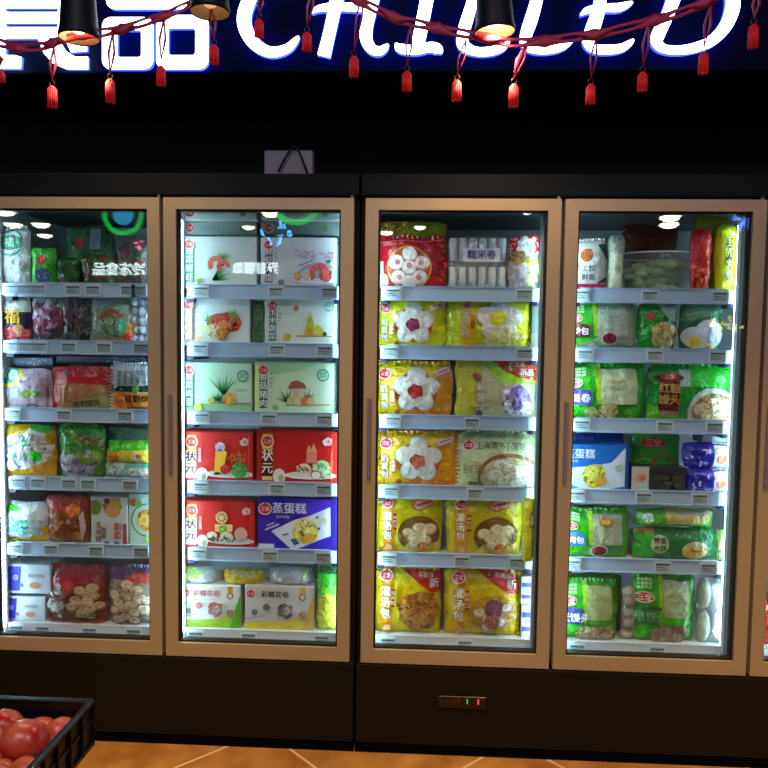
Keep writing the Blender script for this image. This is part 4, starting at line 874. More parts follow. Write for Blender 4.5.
goods(1, 1, 62, 92, 298, 'mushroom_bag', 'grey dark bag with white glints behind the purple date bag', 'bag', '#3c3c40', a_mix(['#54504c', '#28282c', '#6c6460', '#5c3c40'], 5, 16), .05)
def a_org(D): D.rect(0, 0, 1, 1, '#7c8c74'); D.poly([(0, 0), (1, 0), (.9, .12), (.1, .1)], '#d87c20'); D.poly([(.8, 0), (1, 0), (1, .5), (.86, .45)], '#e08c1c'); D.poly([(.2, .55), (.5, .78), (.85, .62), (.6, .5)], '#8c5c44'); D.blob(.5, .35, .25, '#6c8464', 3); D.poly([(.1, .7), (.5, .85), (.8, .98), (.1, 1)], '#9098a0'); D.blob(.74, .4, .12, '#5cb890', 6); D.blob(.9, .14, .12, '#cc4c20', 2)
goods(1, 1, 90, 135, 298, 'corn_bag', 'grey-green bag with orange corners on the second shelf', 'bag', '#7c8c74', a_org, .05)
clearpack(1, 1, 131, 153, 297, 'fish_ball_pack', 'clear pack of pale round balls at the right end of the second shelf', 'ball pack', balls_part(['#b8c0c8', '#a8b0bc'], 5, 3, 'fish_balls'), .05, haze=.15)
def a_pink(D): D.rect(0, 0, 1, 1, '#a898a4'); D.ell(.3, .84, .44, .30, '#d0b848'); D.ell(.26, .88, .40, .27, '#1c7c68'); D.ell(.42, .84, .12, .13, '#9cd0c8'); D.text('福', .25, .86, .2, '#b0dcd4'); D.poly([(.50, .40), (.6, .48), (.86, .44), (.8, .32), (.6, .3)], '#6c8c2c'); D.text('手撕', .38, .38, .19, '#c0d0cc', bold=.03, outline='#8a949c'); D.ring(.7, -.05, .16, .2, '#4c6468', a0=.4, a1=2.7); D.rect(.92, 0, .96, .8, '#7c5468'); splat(D, .5, .5, .95, .9, ['#b0a0b0', '#9c8494'], 10, .08, 3)
goods(1, 2, -10, 53, 368, 'squid_bag', 'mauve clear bag with a round teal mark on the third shelf', 'bag', '#a898a4', a_pink, .05)
def tray(D): D.rect(.02, .3, .98, .9, '#7c7c94'); splat(D, .1, .2, .9, .8, ['#9ca0b8', '#50506c', '#b4b8d0'], 10, .2, 3)
goods(1, 2, 2, 56, 357, 'clear_tray', 'flat grey plastic tray lying behind the mauve bag', 'tray', '#54546c', tray, .14, 'box', bt=366, back=.05)
goods(1, 2, 58, 150, 356, 'clear_tray', 'long flat dark plastic tray lying behind the red pack', 'tray', '#3c3c4c', tray, .14, 'box', bt=364, back=.05)
def a_redorange(D): D.rect(0, 0, 1, 1, '#9c6c44'); D.poly([(0, .55), (.15, .62), (1, .58), (1, 1), (0, 1)], '#a81c20'); D.rect(0, .2, .16, .7, '#a83c2c'); D.poly([(.3, 0), (1, 0), (1, .4), (.5, .25)], '#8c8c58'); D.ell(.25, .84, .14, .06, '#6c1c1c'); D.text('鲜肉馄饨', .6, .16, .13, '#44402c', bold=.02, rot=.15)
goods(1, 2, 55, 111, 366, 'wonton_pack', 'red-topped pack with tan lower half on the third shelf', 'wonton pack', '#9c4434', a_redorange, .05, seal=('#a82c28', 'lr'))
def a_stripe(D): D.rect(0, 0, 1, .40, '#d88c34'); D.blob(.3, .2, .2, '#cc6c1c', 2); D.rect(0, .42, 1, .55, '#1c2420'); D.blob(.6, .48, .08, '#6c9c3c', 3); D.rect(.12, .56, 1, .88, '#8c9898'); [D.rect(.2+.14*i, .58, .26+.14*i, .86, '#5c6c6c') for i in range(6)]; D.text('红糖烧肉', .72, .27, .15, '#3c1c10', bold=.03); D.line(.4, .08, .95, .08, .05, '#6c2c14')
goods(1, 2, 112, 156, 364, 'braised_pork_pack', 'white and orange pack with a black stripe at the right of the third shelf', 'pork pack', '#b8c0c4', a_stripe, .05, seal=('#c8d0d8', 'tl'))
def a_yg(D): D.blob(.5, .5, .5, '#b0aca8', 3); D.poly([(0, .75), (.1, 1), (.6, 1), (.5, .85), (.2, .8)], '#d0ac18'); D.poly([(.55, 1), (1, 1), (.9, .85), (.6, .9)], '#2c9c2c'); D.poly([(0, 0), (1, 0), (.95, .35), (.5, .16), (.1, .12)], '#cc9418'); splat(D, .1, .3, .85, .75, ['#2c8c6c', '#d0d4d8', '#b8acb0', '#dce0e4', '#a8b0b0'], 22, .08, 5); D.blob(.72, .42, .11, '#2cc034', 2); D.poly([(.1, .2), (.3, .35), (.38, .2), (.3, .12)], '#e8f0ec')
goods(1, 3, 1, 57, 424, 'dumpling_bag', 'plump yellow and white bag with a bright green spot, fourth shelf', 'dumpling bag', '#c49c24', a_yg, .08)
def a_gb(D): D.blob(.45, .25, .36, '#8c8494', 3); D.rect(0, .85, 1, 1, '#1c8428'); splat(D, .3, .3, .95, .85, ['#3c7c2c', '#7c8c34', '#5c4c2c', '#688c30'], 14, .1, 4); D.blob(.3, .25, .2, '#a8a0b0', 6); D.poly([(.25, .05), (.45, .1), (.6, .25), (.4, .05)], '#d8e0b0'); splat(D, .1, .1, .6, .4, ['#6c6478', '#b0a8b8'], 10, .06, 6)
goods(1, 3, 60, 105, 424, 'dumpling_bag', 'green bag with mauve-grey buns at its base on the fourth shelf', 'dumpling bag', '#3c7c2c', a_gb, .07)
def a_gyo(D): D.rect(0, .55, 1, 1, '#48b428'); D.poly([(0, .2), (.3, .6), (1, .62), (1, .0), (0, 0)], '#d8b838'); D.blob(.2, .3, .25, '#dc7c14', 3); D.blob(.65, .3, .2, '#c8a890', 4); D.blob(.7, .35, .1, '#a85440', 6)
goods(1, 3, 107, 156, 440, 'dumpling_bag', 'green-edged bag with orange patch resting on a clear roll bag', 'dumpling bag', '#c8b440', a_gyo, .07, bt=463)
goods(1, 3, 108, 154, 428, 'dumpling_bag', 'grey-green bag behind the green-edged orange bag', 'dumpling bag', '#74947c', None, .05, back=.07)
def a_clr(D): D.blob(.2, .5, .5, '#8ca4a0', 3); D.blob(.65, .5, .35, '#a4a89c', 4); D.rect(.45, .7, .9, .9, '#3c8c74'); D.blob(.85, .3, .25, '#b89c8c', 2)
goods(1, 3, 105, 156, 462, 'roll_bag', 'greyish clear roll bag beneath the green-edged orange bag', 'bag', '#90a8a4', a_clr, .08)
def a_wg(D): D.poly([(0, 1), (.5, .85), (.3, .75), (.0, .7)], '#2cc834'); D.poly([(0, 0), (.9, 0), (1, .5), (.85, .35), (.6, .12), (0, .1)], '#c8a41c'); D.blob(.5, .42, .2, '#3c9c84', 3, am=.8); splat(D, .1, .2, .85, .8, ['#d8e0e4', '#a8b4bc', '#c4ccd4', '#60a090'], 20, .07, 4); D.rect(.0, 0, .4, .06, '#7cc030')
goods(1, 4, 2, 52, 501, 'dumpling_bag', 'white bag with a green corner and yellow edge, fifth shelf', 'dumpling bag', '#c0ccd0', a_wg, .08)
def a_ob(D): D.rect(0, 0, 1, 1, '#7c4018'); D.poly([(.0, .7), (1, .7), (1, 1), (0, 1)], '#9c3424'); D.blob(.68, .72, .14, '#dc6c28', 2); splat(D, .1, .05, .85, .6, ['#8c5420', '#6c3414', '#a87038'], 18, .08, 4); D.poly([(.85, 0), (.95, .3), (.9, .7), (.82, .6)], '#b89c9c')
goods(1, 4, 47, 90, 495, 'fried_chicken_bag', 'orange-brown bag beside the white green-cornered bag', 'chicken bag', '#7c4018', a_ob, .06)
def a_vbox(D): D.ell(.13, .78, .13, .16, '#6c7c2c'); D.blob(.6, .8, .2, '#b88438', 3); D.ell(.62, .78, .15, .2, '#c0944c'); D.blob(.45, .92, .06, '#6c2c50', 2); D.text('玉米饼', .22, .27, .12, '#7c2430', vert=True, bold=.03); D.text('香甜', .36, .25, .10, '#3c3c3c', vert=True, bold=.02); D.text('南瓜', .74, .3, .15, '#b83434', vert=True, bold=.03); D.rect(.88, 0, .98, .2, '#b01c28'); D.rect(.88, .2, .98, .46, '#8c5450'); D.ell(.45, .04, .06, .05, '#3c5c98'); D.ell(.72, .04, .06, .05, '#3c5c98')
goods(1, 4, 93, 130, 496, 'pumpkin_cake_box', 'white carton with upright red lettering and a tan cake picture', 'cake box', '#bcc0bc', a_vbox, .10, 'box')
def a_pg(D): D.ring(.75, .5, .30, .325, '#2c7468', a0=1.6, a1=4.6); D.blob(.75, .5, .22, '#dca448', 3); D.blob(.68, .5, .12, '#e8b860', 4); D.blob(.2, .84, .07, '#c85c3c', 4); D.ell(.4, .82, .07, .08, '#6cb054'); D.ell(.9, .14, .12, .08, '#a8cc58')
goods(1, 4, 131, 156, 493, 'pumpkin_cake_box', 'pale green carton with a yellow cake picture at the door edge', 'cake box', '#b4d0bc', a_pg, .10, 'box')
def a_meal(D): D.poly([(.02, .1), (.34, .1), (.38, .93), (.10, .93)], '#2424b4'); D.ell(.25, .55, .09, .1, '#c0c8f0'); D.text('膳', .25, .54, .13, '#2424b4'); D.text('鲜肉馄饨', .70, .62, .12, '#5c7484', bold=.01); D.text('速冻', .46, .80, .08, '#8c9ca4'); D.ell(.68, .30, .22, .13, '#b8a890'); D.ell(.68, .30, .19, .10, '#b8744c'); D.ell(.40, .30, .06, .07, '#4c5c9c')
goods(1, 5, 3, 48, 595, 'wonton_box', 'lower white and blue meal box of two in the bottom left corner', 'meal box', '#bcc4cc', a_meal, .12, 'box')
goods(1, 5, 7, 53, 563, 'wonton_box', 'upper white and blue meal box of two in the bottom left corner', 'meal box', '#bcc8d0', a_meal, .12, 'box', bt=592)
def balls_art(top, cols, sd):
    def f(D): D.rect(0, .62, 1, 1, top); splat(D, .03, .05, .97, .72, cols, 34, .07, sd); D.rect(0, 0, 1, .06, '#b83c28')
    return f
goods(1, 5, 50, 108, 566, 'meatball_bag', 'clear bag of tan meatballs with a dark red top, bottom shelf', 'meatball bag', '#7c3c34', lambda D: (D.poly([(.15, .7), (.3, 1), (.8, 1), (.8, .75), (.5, .7)], '#8c1424'), heap(D, .68, .42, .34, 12, '#c8ac84', '#946c50', None, 2, size=.3, sq=.95), splat(D, .02, .15, .32, .6, ['#a8a09c', '#707c74', '#b8b4b0', '#8c5c54'], 14, .07, 3), D.blob(.42, .68, .12, '#a8343c', 3), D.rect(.5, .14, .84, .22, '#5c7c34'), D.rect(0, 0, 1, .06, '#b8402c'), D.text('鲜肉丸', .66, .18, .07, '#c8c890')), .07, seal=('#a04038', 't'))
goods(1, 5, 110, 156, 566, 'mushroom_bag', 'clear bag of pale mushrooms with purple top at the first door edge', 'mushroom bag', '#8c7468', lambda D: (D.rect(0, .8, 1, 1, '#5c3c5c'), D.poly([(.3, .75), (.6, .92), (1, .88), (1, .76)], '#b83c34'), heap(D, .5, .38, .42, 16, '#d0bc98', '#8c705c', None, 5, size=.26, sq=.95), D.text('香菇贡丸', .55, .62, .09, '#4c3c34', rot=-.2)), .07, seal=('#8c7484', 't'))
# ---- door 5 : only its left edge is seen
for k, (c1, c2, lb) in enumerate((('#8c9c4c', '#c8c890', 'olive bag on the top shelf of the fifth door'), ('#7c6c40', '#b8a870', 'tan bag on the second shelf of the fifth door'), ('#a8a050', '#d8d090', 'yellow-tan bag on the third shelf of the fifth door'),
                                  ('#a82824', '#d86c5c', 'red bag on the fourth shelf of the fifth door'), ('#8c7450', '#c8b890', 'light brown bag on the fifth shelf of the fifth door'), ('#b82c24', '#e0a090', 'red bag on the bottom shelf of the fifth door'))):
    x0 = DOORX[5][0]+ST+.02; z = SHELF[k]-.006
    pack('food_bag', lb, 'bag', x0, x0+.24, z, z+.165, YFR, .05, c1, (lambda c2: lambda D: (D.blob(.5, .45, .3, c2, 3), D.rect(0, .8, 1, .9, c2)))(c2), 'bag', seed=k)

# ------------------------------------------------------------------ sign
YS = .10
sign = empty('shop_sign', (0, .2, 2.9), 'large glowing white sign reading 食品 CHILLED above the freezers', 'sign')
z0 = at(384, 72, .14).z
box_obj('back_panel', sign, XL+.02, XR-.02, .14, .30, z0, ZC-.01, mat('#0c1226', 'paint', rough=.9, spec=.0), b=.004)
face_m = lit('#f4f8ff', 5.0); side_m = lit('#5878ff', 1.1); back_m = lit('#2448ff', 9.0)  # blue glow on letter sides and backs stands in for bloom
def wpt(px, py): p = at(px, py, YS); return (p.x, p.z)
def letter(polys):
    b = MB()
    for P in polys: b.prism([wpt(*p) for p in P], YS-.008, YS+.008, face_m, side_m)
    return b
def stroke(pts):
    """variable-width stroke outline from (x, y, width) pixels, smoothed"""
    Q = []
    for i in range(len(pts)-1):
        p0, p1, p2, p3 = pts[max(i-1, 0)], pts[i], pts[i+1], pts[min(i+2, len(pts)-1)]
        for k in range(5):
            t = k/5; Q.append(tuple(.5*((2*b_)+(-a+c_)*t+(2*a-5*b_+4*c_-d)*t*t+(-a+3*b_-3*c_+d)*t**3) for a, b_, c_, d in zip(p0, p1, p2, p3)))
    Q.append(pts[-1]); Lf, Rt = [], []
    for i, (x, y, w) in enumerate(Q):
        a = Q[max(i-1, 0)]; c = Q[min(i+1, len(Q)-1)]; dx, dy = c[0]-a[0], c[1]-a[1]; l = math.hypot(dx, dy) or 1; w = max(w, 1.0)
        Lf.append((x-dy/l*w/2, y+dx/l*w/2)); Rt.append((x+dy/l*w/2, y-dx/l*w/2))
    return Lf, Rt
def strokes(S):
    b = MB()
    for j, s_ in enumerate(S):
        Lf, Rt = stroke(s_); n = len(Lf); dy = .0012*j
        vs = [(wpt(*p)[0], YS-.008-dy, wpt(*p)[1]) for p in Lf+Rt]+[(wpt(*p)[0], YS+.008, wpt(*p)[1]) for p in Lf+Rt]
        N2 = 2*n; ff = []; sd = []
        for i in range(n-1): ff.append((i, i+1, n+i+1, n+i)); ff.append((N2+i+1, N2+i, N2+n+i, N2+n+i+1)); sd += [(i+1, i, N2+i, N2+i+1), (n+i, n+i+1, N2+n+i+1, N2+n+i)]
        sd += [(0, n, N2+n, N2), (n-1, N2+n-1, N2+2*n-1, 2*n-1)]
        b.add(vs, ff, face_m); b.add(vs, sd, side_m); b.add([(x, YS+.009, z) for x, _, z in vs], [f for f in ff if f[0] < n], back_m)
    return b
LET = {
 'C': [[(300, -22, 8), (290, -31, 9), (275, -28, 10), (258, -12, 13), (248, 5, 14), (244.5, 22, 14), (250, 38, 13), (261, 49, 11.5), (274, 53, 10.5), (288, 49, 9), (296, 41, 6), (299, 37, 2)]],
 'H': [[(348, -38, 12), (337, 0, 13), (331, 28, 12), (324, 57, 13)], [(312, 14, 2), (318, 10, 6), (330, 8, 8), (350, 8, 8.5), (371, 10, 8)], [(383, -38, 11), (376, -15, 12), (372, 5, 13), (367, 25, 13), (366.5, 40, 12), (372, 50, 10), (380, 52, 9), (386, 48, 6), (388, 45, 2)]],
 'I': [[(436, -36, 13), (428, -5, 13), (424, 15, 13), (420, 35, 13), (417, 48, 12)], [(396, 44, 2), (400, 49, 9), (415, 51, 9.5), (430, 48, 10), (438, 50, 10), (442, 54, 2)], [(415, -36, 8), (435, -38, 9), (455, -40, 6)]],
 'L': [[(483, -38, 11), (478, -20, 11), (473, 0, 11), (467, 20, 12), (463, 35, 12), (463.5, 46, 12), (475, 52, 9), (490, 52, 9), (502, 48, 8), (509, 42, 2)]],
 'l': [[(546, -38, 11), (540, -20, 12), (536.5, 0, 12), (531, 20, 13), (526, 35, 12), (526, 45, 11), (535, 50, 9), (550, 50, 9), (563, 47, 7), (573, 41, 2)]],
 'E': [[(606, -34, 12), (603, -20, 12), (600, 0, 12), (597, 15, 13), (592, 30, 14), (588.5, 42, 13), (593, 49, 9.5), (605, 50.5, 9.5), (620, 49, 8.5), (629, 44, 6), (633, 40, 2)], [(580, 16, 2), (588, 11, 7), (605, 9, 8), (618, 8.5, 8.5), (627, 5.5, 6), (632, 3, 2)], [(590, -34, 6), (612, -37, 8), (636, -38, 3)]],
 'D': [[(683, -36, 13), (676, -10, 14), (671, 5, 13), (665, 20, 12), (659, 32, 13), (656, 42, 12), (662, 49, 9), (675, 51, 9), (692, 49, 9.5), (710, 42, 10.5), (724, 28, 12), (731, 12, 14), (732, -2, 14), (727, -18, 12), (714, -30, 10), (690, -37, 9), (668, -36, 4)]]}
for k_, S in LET.items(): strokes(S).build('letter', sign)
def rrect(x0, y0, x1, y1, r, n=5):
    P = []
    for cx, cy, a in ((x1-r, y0+r, -PI/2), (x1-r, y1-r, 0), (x0+r, y1-r, PI/2), (x0+r, y0+r, PI)):
        for i in range(n+1): P.append((cx+r*math.cos(a+PI/2*i/n), cy+r*math.sin(a+PI/2*i/n)))
    return P
def ringbox(b, o, i_):
    A, B = [wpt(*p) for p in rrect(*o)], [wpt(*p) for p in rrect(*i_)]; n = len(A)
    vs = [(x, YS-.008, z) for x, z in A+B]+[(x, YS+.008, z) for x, z in A+B]
    b.add(vs, [(i, (i+1) % n, n+(i+1) % n, n+i) for i in range(n)]+[(2*n+(i+1) % n, 2*n+i, 3*n+i, 3*n+(i+1) % n) for i in range(n)], face_m)
    b.add([(x, YS+.009, z) for x, z in A+B], [(i, (i+1) % n, n+(i+1) % n, n+i) for i in range(n)], back_m)
    b.add(vs, [(i, (i+1) % n, 2*n+(i+1) % n, 2*n+i) for i in range(n)]+[(n+(i+1) % n, n+i, 3*n+i, 3*n+(i+1) % n) for i in range(n)], side_m)
b = MB(); ringbox(b, (107, -46, 191, 10, 9), (122, -32, 177, -3, 4)); ringbox(b, (103, 18, 154, 70, 9), (118, 31, 142, 58, 3)); ringbox(b, (157, 16, 209, 70, 9), (169, 29, 196, 56, 3)); b.build('letter', sign)
b = MB()
for P in ([(-6, -22), (62, -22), (62, 9), (-6, 9)], [(-6, 9), (7, 9), (7, 13), (-6, 13)], [(59, 9), (62, 9), (62, 13), (59, 13)], [(-6, 13), (62, 13), (62, 24), (-6, 24)], [(-6, 24), (7, 24), (7, 28), (-6, 28)], [(59, 24), (62, 24), (62, 28), (59, 28)], [(-6, 28), (62, 28), (62, 39.5), (-6, 39.5)],
          [(-6, 39.5), (7, 39.5), (7, 56), (16, 56), (23, 58), (22, 69.5), (-8, 69.5)], [(39, 39.5), (59, 39.5), (67, 52), (76, 57.5), (89, 57.5), (89, 70), (68, 70), (54, 64), (45, 54)], [(68, 44), (88, 42), (88, 52), (72, 53)],
          [(20, -62), (36, -62), (98, -26), (90, -14), (28, -46), (-30, -14), (-38, -26)]):
    b.prism([wpt(*p) for p in P], YS-.008, YS+.008, face_m, side_m)
b.build('letter', sign)

# ------------------------------------------------------------------ carton and strap on top of the freezer
c0, c1 = at(264, 150, .35), at(316, 150, .35)
t = empty('white_carton', ((c0.x+c1.x)/2, .43, 2.10), 'white carton with a black looped strap on top of the left freezer', 'carton')
box_obj('box_body', t, c0.x, c1.x-.012, .35, .40, 2.10, c0.z, mat('#8c8684', 'carton'), b=.004)
b = MB(); pts = [(278, 172), (284, 160), (290, 150), (294, 146), (298, 149), (302, 159), (308, 175)]
b.tube([at(x, y, .33) for x, y in pts], .0045, mat('#0a0a0e', 'paint', rough=.6), n=8); b.build('strap', t)

# ------------------------------------------------------------------ red ribbon garland with tassels
YG = -.34
red_m = mat('#a01c44', 'paint', rough=.55); tas_m = mat('#e01424', 'paint', rough=.6)  # ribbon red darkened towards magenta to hold its backlit tone
gar = empty('ribbon_garland', tuple(at(300, 5, YG)), 'red twisted ribbon garland with small tassels strung in front of the sign', 'garland')
def ribbon(pts, w, name, parent, seed=0, holes=True):
    P = []
    for i in range(len(pts)-1):
        for k in range(6):
            t_ = k/6; P.append((pts[i][0]*(1-t_)+pts[i+1][0]*t_, pts[i][1]*(1-t_)+pts[i+1][1]*t_))
    P.append(pts[-1]); b = MB(); N_ = len(P)
    for strand in (-1, 1):
        pp = []; rr = []
        for i, (x, y) in enumerate(P):
            ph = i*.30+seed; sp = abs(math.sin(ph))*w; q = at(x, y+strand*sp*.55, YG+strand*.006*math.cos(ph)); pp.append(q)
            rr.append(.005+.012*(1-abs(math.sin(ph)))**1.5*(w/5))
        b.tube(pp, rr, red_m, n=6, flat=.35)
    return b.build(name, parent)
ribbon([(-12, 40), (0, 43), (22, 48), (44, 46), (60, 40), (78, 35), (100, 33), (122, 29), (148, 21), (168, 14), (188, 5), (205, -6)], 6, 'ribbon', gar)
ribbon([(330, -18), (358, 0), (376, 9), (400, 20), (425, 25), (450, 31), (478, 36), (510, 43), (545, 41), (575, 37), (600, 34), (640, 24), (670, 16), (700, 5), (725, -8)], 6, 'ribbon', gar, 1.3)
TS = [(0, 55, 66, 82, -2), (52, 47, 82, 108, 2), (110, 32, 75, 103, 3), (161, 18, 62, 86, 3), (214, 6, 41, 64, -3), (259, -8, 15, 38, 2), (307, -12, 28, 51, 6), (354, -14, 52, 77, 10), (407, 24, 67, 91, 4), (457, 40, 76, 101, 9), (514, 42, 80, 107, 14), (591, 38, 80, 104, 5), (643, 22, 68, 91, 6), (704, 4, 48, 74, 7), (754, -10, 20, 48, 4)]
for i, (x, ya, yr, yb, dx) in enumerate(TS):
    top = at(x, yr, YG); bot = at(x, yb, YG); L_ = top.z-bot.z
    b = MB(); mats_ = tas_m
    b.tube([(top.x, YG, top.z-.012), (top.x, YG, top.z-.018), (top.x, YG, bot.z+L_*.55), (top.x, YG, bot.z+.004)], [.005, .0115, .0125, .0125], mats_, n=10)
    for k in range(14):
        a = 2*PI*k/14; b.tube([(top.x+.0115*math.cos(a), YG+.0115*math.sin(a), top.z-.022), (top.x+.013*math.cos(a), YG+.013*math.sin(a), bot.z+(.0 if k % 2 else .006))], .0026, mats_, n=5)
    b.tube([(top.x-.011, YG, top.z-.024), (top.x+.011, YG, top.z-.024)], .003, mats_, n=6)
    ts = b.build('tassel', gar)
    b = MB(); b.tube([(top.x+.008*math.cos(a*PI/6), YG, top.z-.004+.008*math.sin(a*PI/6)) for a in range(12)], .0016, mat('#3c2420', 'metal', rough=.4, metal=.6), n=5, closed=True); b.build('ring', ts)
    b = MB(); hi = at(x+dx, ya, YG); lo = (top.x, YG, top.z+.004); md = (Vector(hi)+Vector(lo))/2
    for s_ in (-1, 1): b.tube([hi, md+Vector((s_*.009, 0, 0)), Vector(lo)], [.005, .008, .003], red_m, n=6, flat=.4)
    b.build('hanging_loop', ts)

# ------------------------------------------------------------------ pendant lamps in front of the sign
def pendant(px, py, tilt, label, power, es, yp=-.36):
    c = at(px, py, yp); root = empty('pendant_lamp', tuple(c), label, 'lamp', None); root.rotation_euler = (0, tilt, 0)
    sh = MB(); prof = [(.055, .012), (.058, 0), (.060, .0), (.060, .012), (.056, .03), (.044, .20), (.038, .23), (.012, .24), (.012, .27), (0, .27)]
    sh.lathe(prof, (0, 0, 0), mat('#0a0e1c', 'paint', rough=.5, spec=.25), n=32); sh.build('lamp_shade', root, loc=(0, 0, 0))
    i_ = MB(); i_.lathe([(.0585, 0), (.053, .012), (.048, .10), (.038, .18), (0, .18)], (0, 0, 0), mat('#d8ccb0', 'paint', rough=.5), n=32); i_.build('reflector', root, loc=(0, 0, 0))
    bl = MB(); bl.ball((0, 0, .05), .030, .030, .035, lit('#ffc890', es), 16, 10); bl.lathe([(.014, .07), (.014, .18), (0, .18)], (0, 0, 0), mat('#9c9890', 'paint'), n=12); bl.build('bulb', root, loc=(0, 0, 0))
    cdm = MB(); cdm.tube([(0, 0, .26), (0, 0, min(ZC-c.z, 2))], .004, mat('#050505', 'paint'), n=6); cdm.build('cord', root, loc=(0, 0, 0))
    if power:
        l = bpy.data.lights.new('lamp_light', 'SPOT'); l.energy = power; l.color = (1, .66, .38); l.spot_size = R(130); l.spot_blend = .6; l.shadow_soft_size = .03
        lo = bpy.data.objects.new('lamp_light', l); col.objects.link(lo); lo.location = (c.x, c.y, c.z-.005); 
    return root
pendant(79, 39, 0, 'black pendant lamp glowing in front of the 食 character', 9, 12)
pendant(210, 13, 0, 'black pendant lamp with an unlit cream rim, right of the 品 character', 0, .6)
pendant(495, 33, -.06, 'black pendant lamp with a glowing opening, in front of the sign letter L', 26, 12)

# ------------------------------------------------------------------ tomatoes in a black crate
YC = -1.25; cc = at(92, 700, YC); cb = at(94, 745, YC)
CX1, CZ1, CZ0, CY1 = cc.x, cc.z, cb.z, YC; CX0, CY0 = CX1-.55, YC-.80
crate = empty('plastic_crate', ((CX0+CX1)/2, (CY0+CY1)/2, CZ0), 'black slatted plastic crate holding tomatoes in the lower left corner', 'crate')
blk = mat('#0a0c0c', 'paint', rough=.35); H_ = CZ1-CZ0
b = MB(); b.box(CX0+.01, CX1-.01, CY0+.01, CY1-.01, CZ0, CZ0+.006, blk); b.build('crate_bottom', crate)
def wall(name, ax, fixed, a0, a1, sgn):
    b = MB(); n = max(3, int((a1-a0)/.045))
    def bx(p0, p1, d0, d1, z0_, z1_):
        if ax == 'x': b.box(p0, p1, fixed+min(d0, d1), fixed+max(d0, d1), z0_, z1_, blk, b=.001)
        else: b.box(fixed+min(d0, d1), fixed+max(d0, d1), p0, p1, z0_, z1_, blk, b=.001)
    bx(a0, a1, 0, sgn*.004, CZ0, CZ1)
    bx(a0, a1, -sgn*.008, sgn*.006, CZ1-.006, CZ1); bx(a0, a1, -sgn*.006, 0, CZ0, CZ0+.008); bx(a0, a1, -sgn*.004, 0, CZ0+H_*.5, CZ0+H_*.5+.005)
    for i in range(n+1):
        p = a0+(a1-a0)*i/n; bx(max(a0, p-.0025), min(a1, p+.0025), -sgn*.007, 0, CZ0, CZ1-.003)
    return b.build(name, crate)
wall('crate_side', 'x', CY1-.002, CX0, CX1, -1); wall('crate_side', 'x', CY0+.002, CX0, CX1, 1); wall('crate_side', 'y', CX1-.002, CY0, CY1, -1); wall('crate_side', 'y', CX0+.002, CY0, CY1, 1)
stand = empty('display_stand', ((CX0+CX1)/2, (CY0+CY1)/2, 0), 'dark display stand under the tomato crate', 'stand')
box_obj('stand_top', stand, CX0+.06, CX1-.09, CY0+.05, CY1-.09, CZ0-.03, CZ0-.0005, mat('#141414', 'paint'), b=.004)
for x in (CX0+.08, CX1-.16):
    for y in (CY0+.07, CY1-.16): box_obj('leg', stand, x, x+.04, y, y+.04, 0, CZ0-.03, mat('#141414', 'paint'), b=.003)
TP_ = []
TOM = [(6, 727, 15.5, .030, 'tomato touching the rear wall of the crate, furthest left', '#b01c1c'), (24, 742, 20.5, .012, 'largest tomato lying uppermost in the middle of the pile', '#b42420'), (41, 731, 13, .042, 'tomato directly behind the largest one', '#b82418'),
       (60, 732, 13.5, .040, 'tomato resting against the right crate wall', '#b83420'), (50, 751, 11, .045, 'small orange-red tomato in the gap beside the largest one', '#c43c18'), (23, 776, 15, .030, 'tomato at the bottom edge of the picture, below the largest one', '#a82c24'),
       (-6, 749, 16, .018, 'dark red tomato cut by the left picture edge', '#a01424'), (1, 774, 12, .035, 'yellowish tomato between the dark red one and the bottom edge', '#b85c30')]
for i, (px, py, r_, dist, lb, c_) in enumerate(TOM):
    # radius in metres from its size in the picture at a depth inside the crate
    q = at(px, py, 0); t_ = (CZ1-dist-CAM[2])/(q.z-CAM[2]); p = Vector(CAM)+(q-Vector(CAM))*t_; d = (Vector(CAM)-p).length; rad = r_*d/F; TP_.append((p.copy(), rad))
    b = MB(); b.ball((0, 0, 0), rad, rad, rad*.86, mat(c_, 'tomato'), 24, 14, .05, i)
    o = b.build('tomato'); o.location = p; o.rotation_euler = (.3*i, .2*i, i); tag(o, lb, 'tomato', None)
    s = MB(); 
    for k in range(5):
        a = 2*PI*k/5; s.tube([(0, 0, rad*.80), (rad*.18*math.cos(a), rad*.18*math.sin(a), rad*.86), (rad*.4*math.cos(a), rad*.4*math.sin(a), rad*.84)], [.0025, .003, .0008], mat('#3c6c24', 'food'), n=5)
    s.build('calyx', o, loc=(0, 0, 0))
    if i not in (4, 7): o.rotation_euler = (2.6+.3*i, .5, i)
# tomatoes filling the crate below the top ones
rr = random.Random(5); nfill = 0
for ix in range(2):
    for iy in range(7):
        x = CX1-.05-ix*.075*1.0; y = CY1-.06-iy*.085
        if nfill >= 14: break
        rad = .031; fp = Vector((x-.01*ix, y, CZ0+.006+rad*.9))
        if any((fp-tp).length < (tr+rad)*.93 for tp, tr in TP_): continue
        b = MB(); b.ball((0, 0, 0), rad, rad, rad*.86, mat(['#a82020', '#b83020', '#a01818'][nfill % 3], 'tomato'), 18, 11, .05, nfill)
        o = b.build('tomato'); o.location = (x-.01*ix, y, CZ0+.006+rad*.9); tag(o, 'red tomato in the bottom layer of the black crate', 'tomato', 'tomatoes in the bottom layer'); nfill += 1

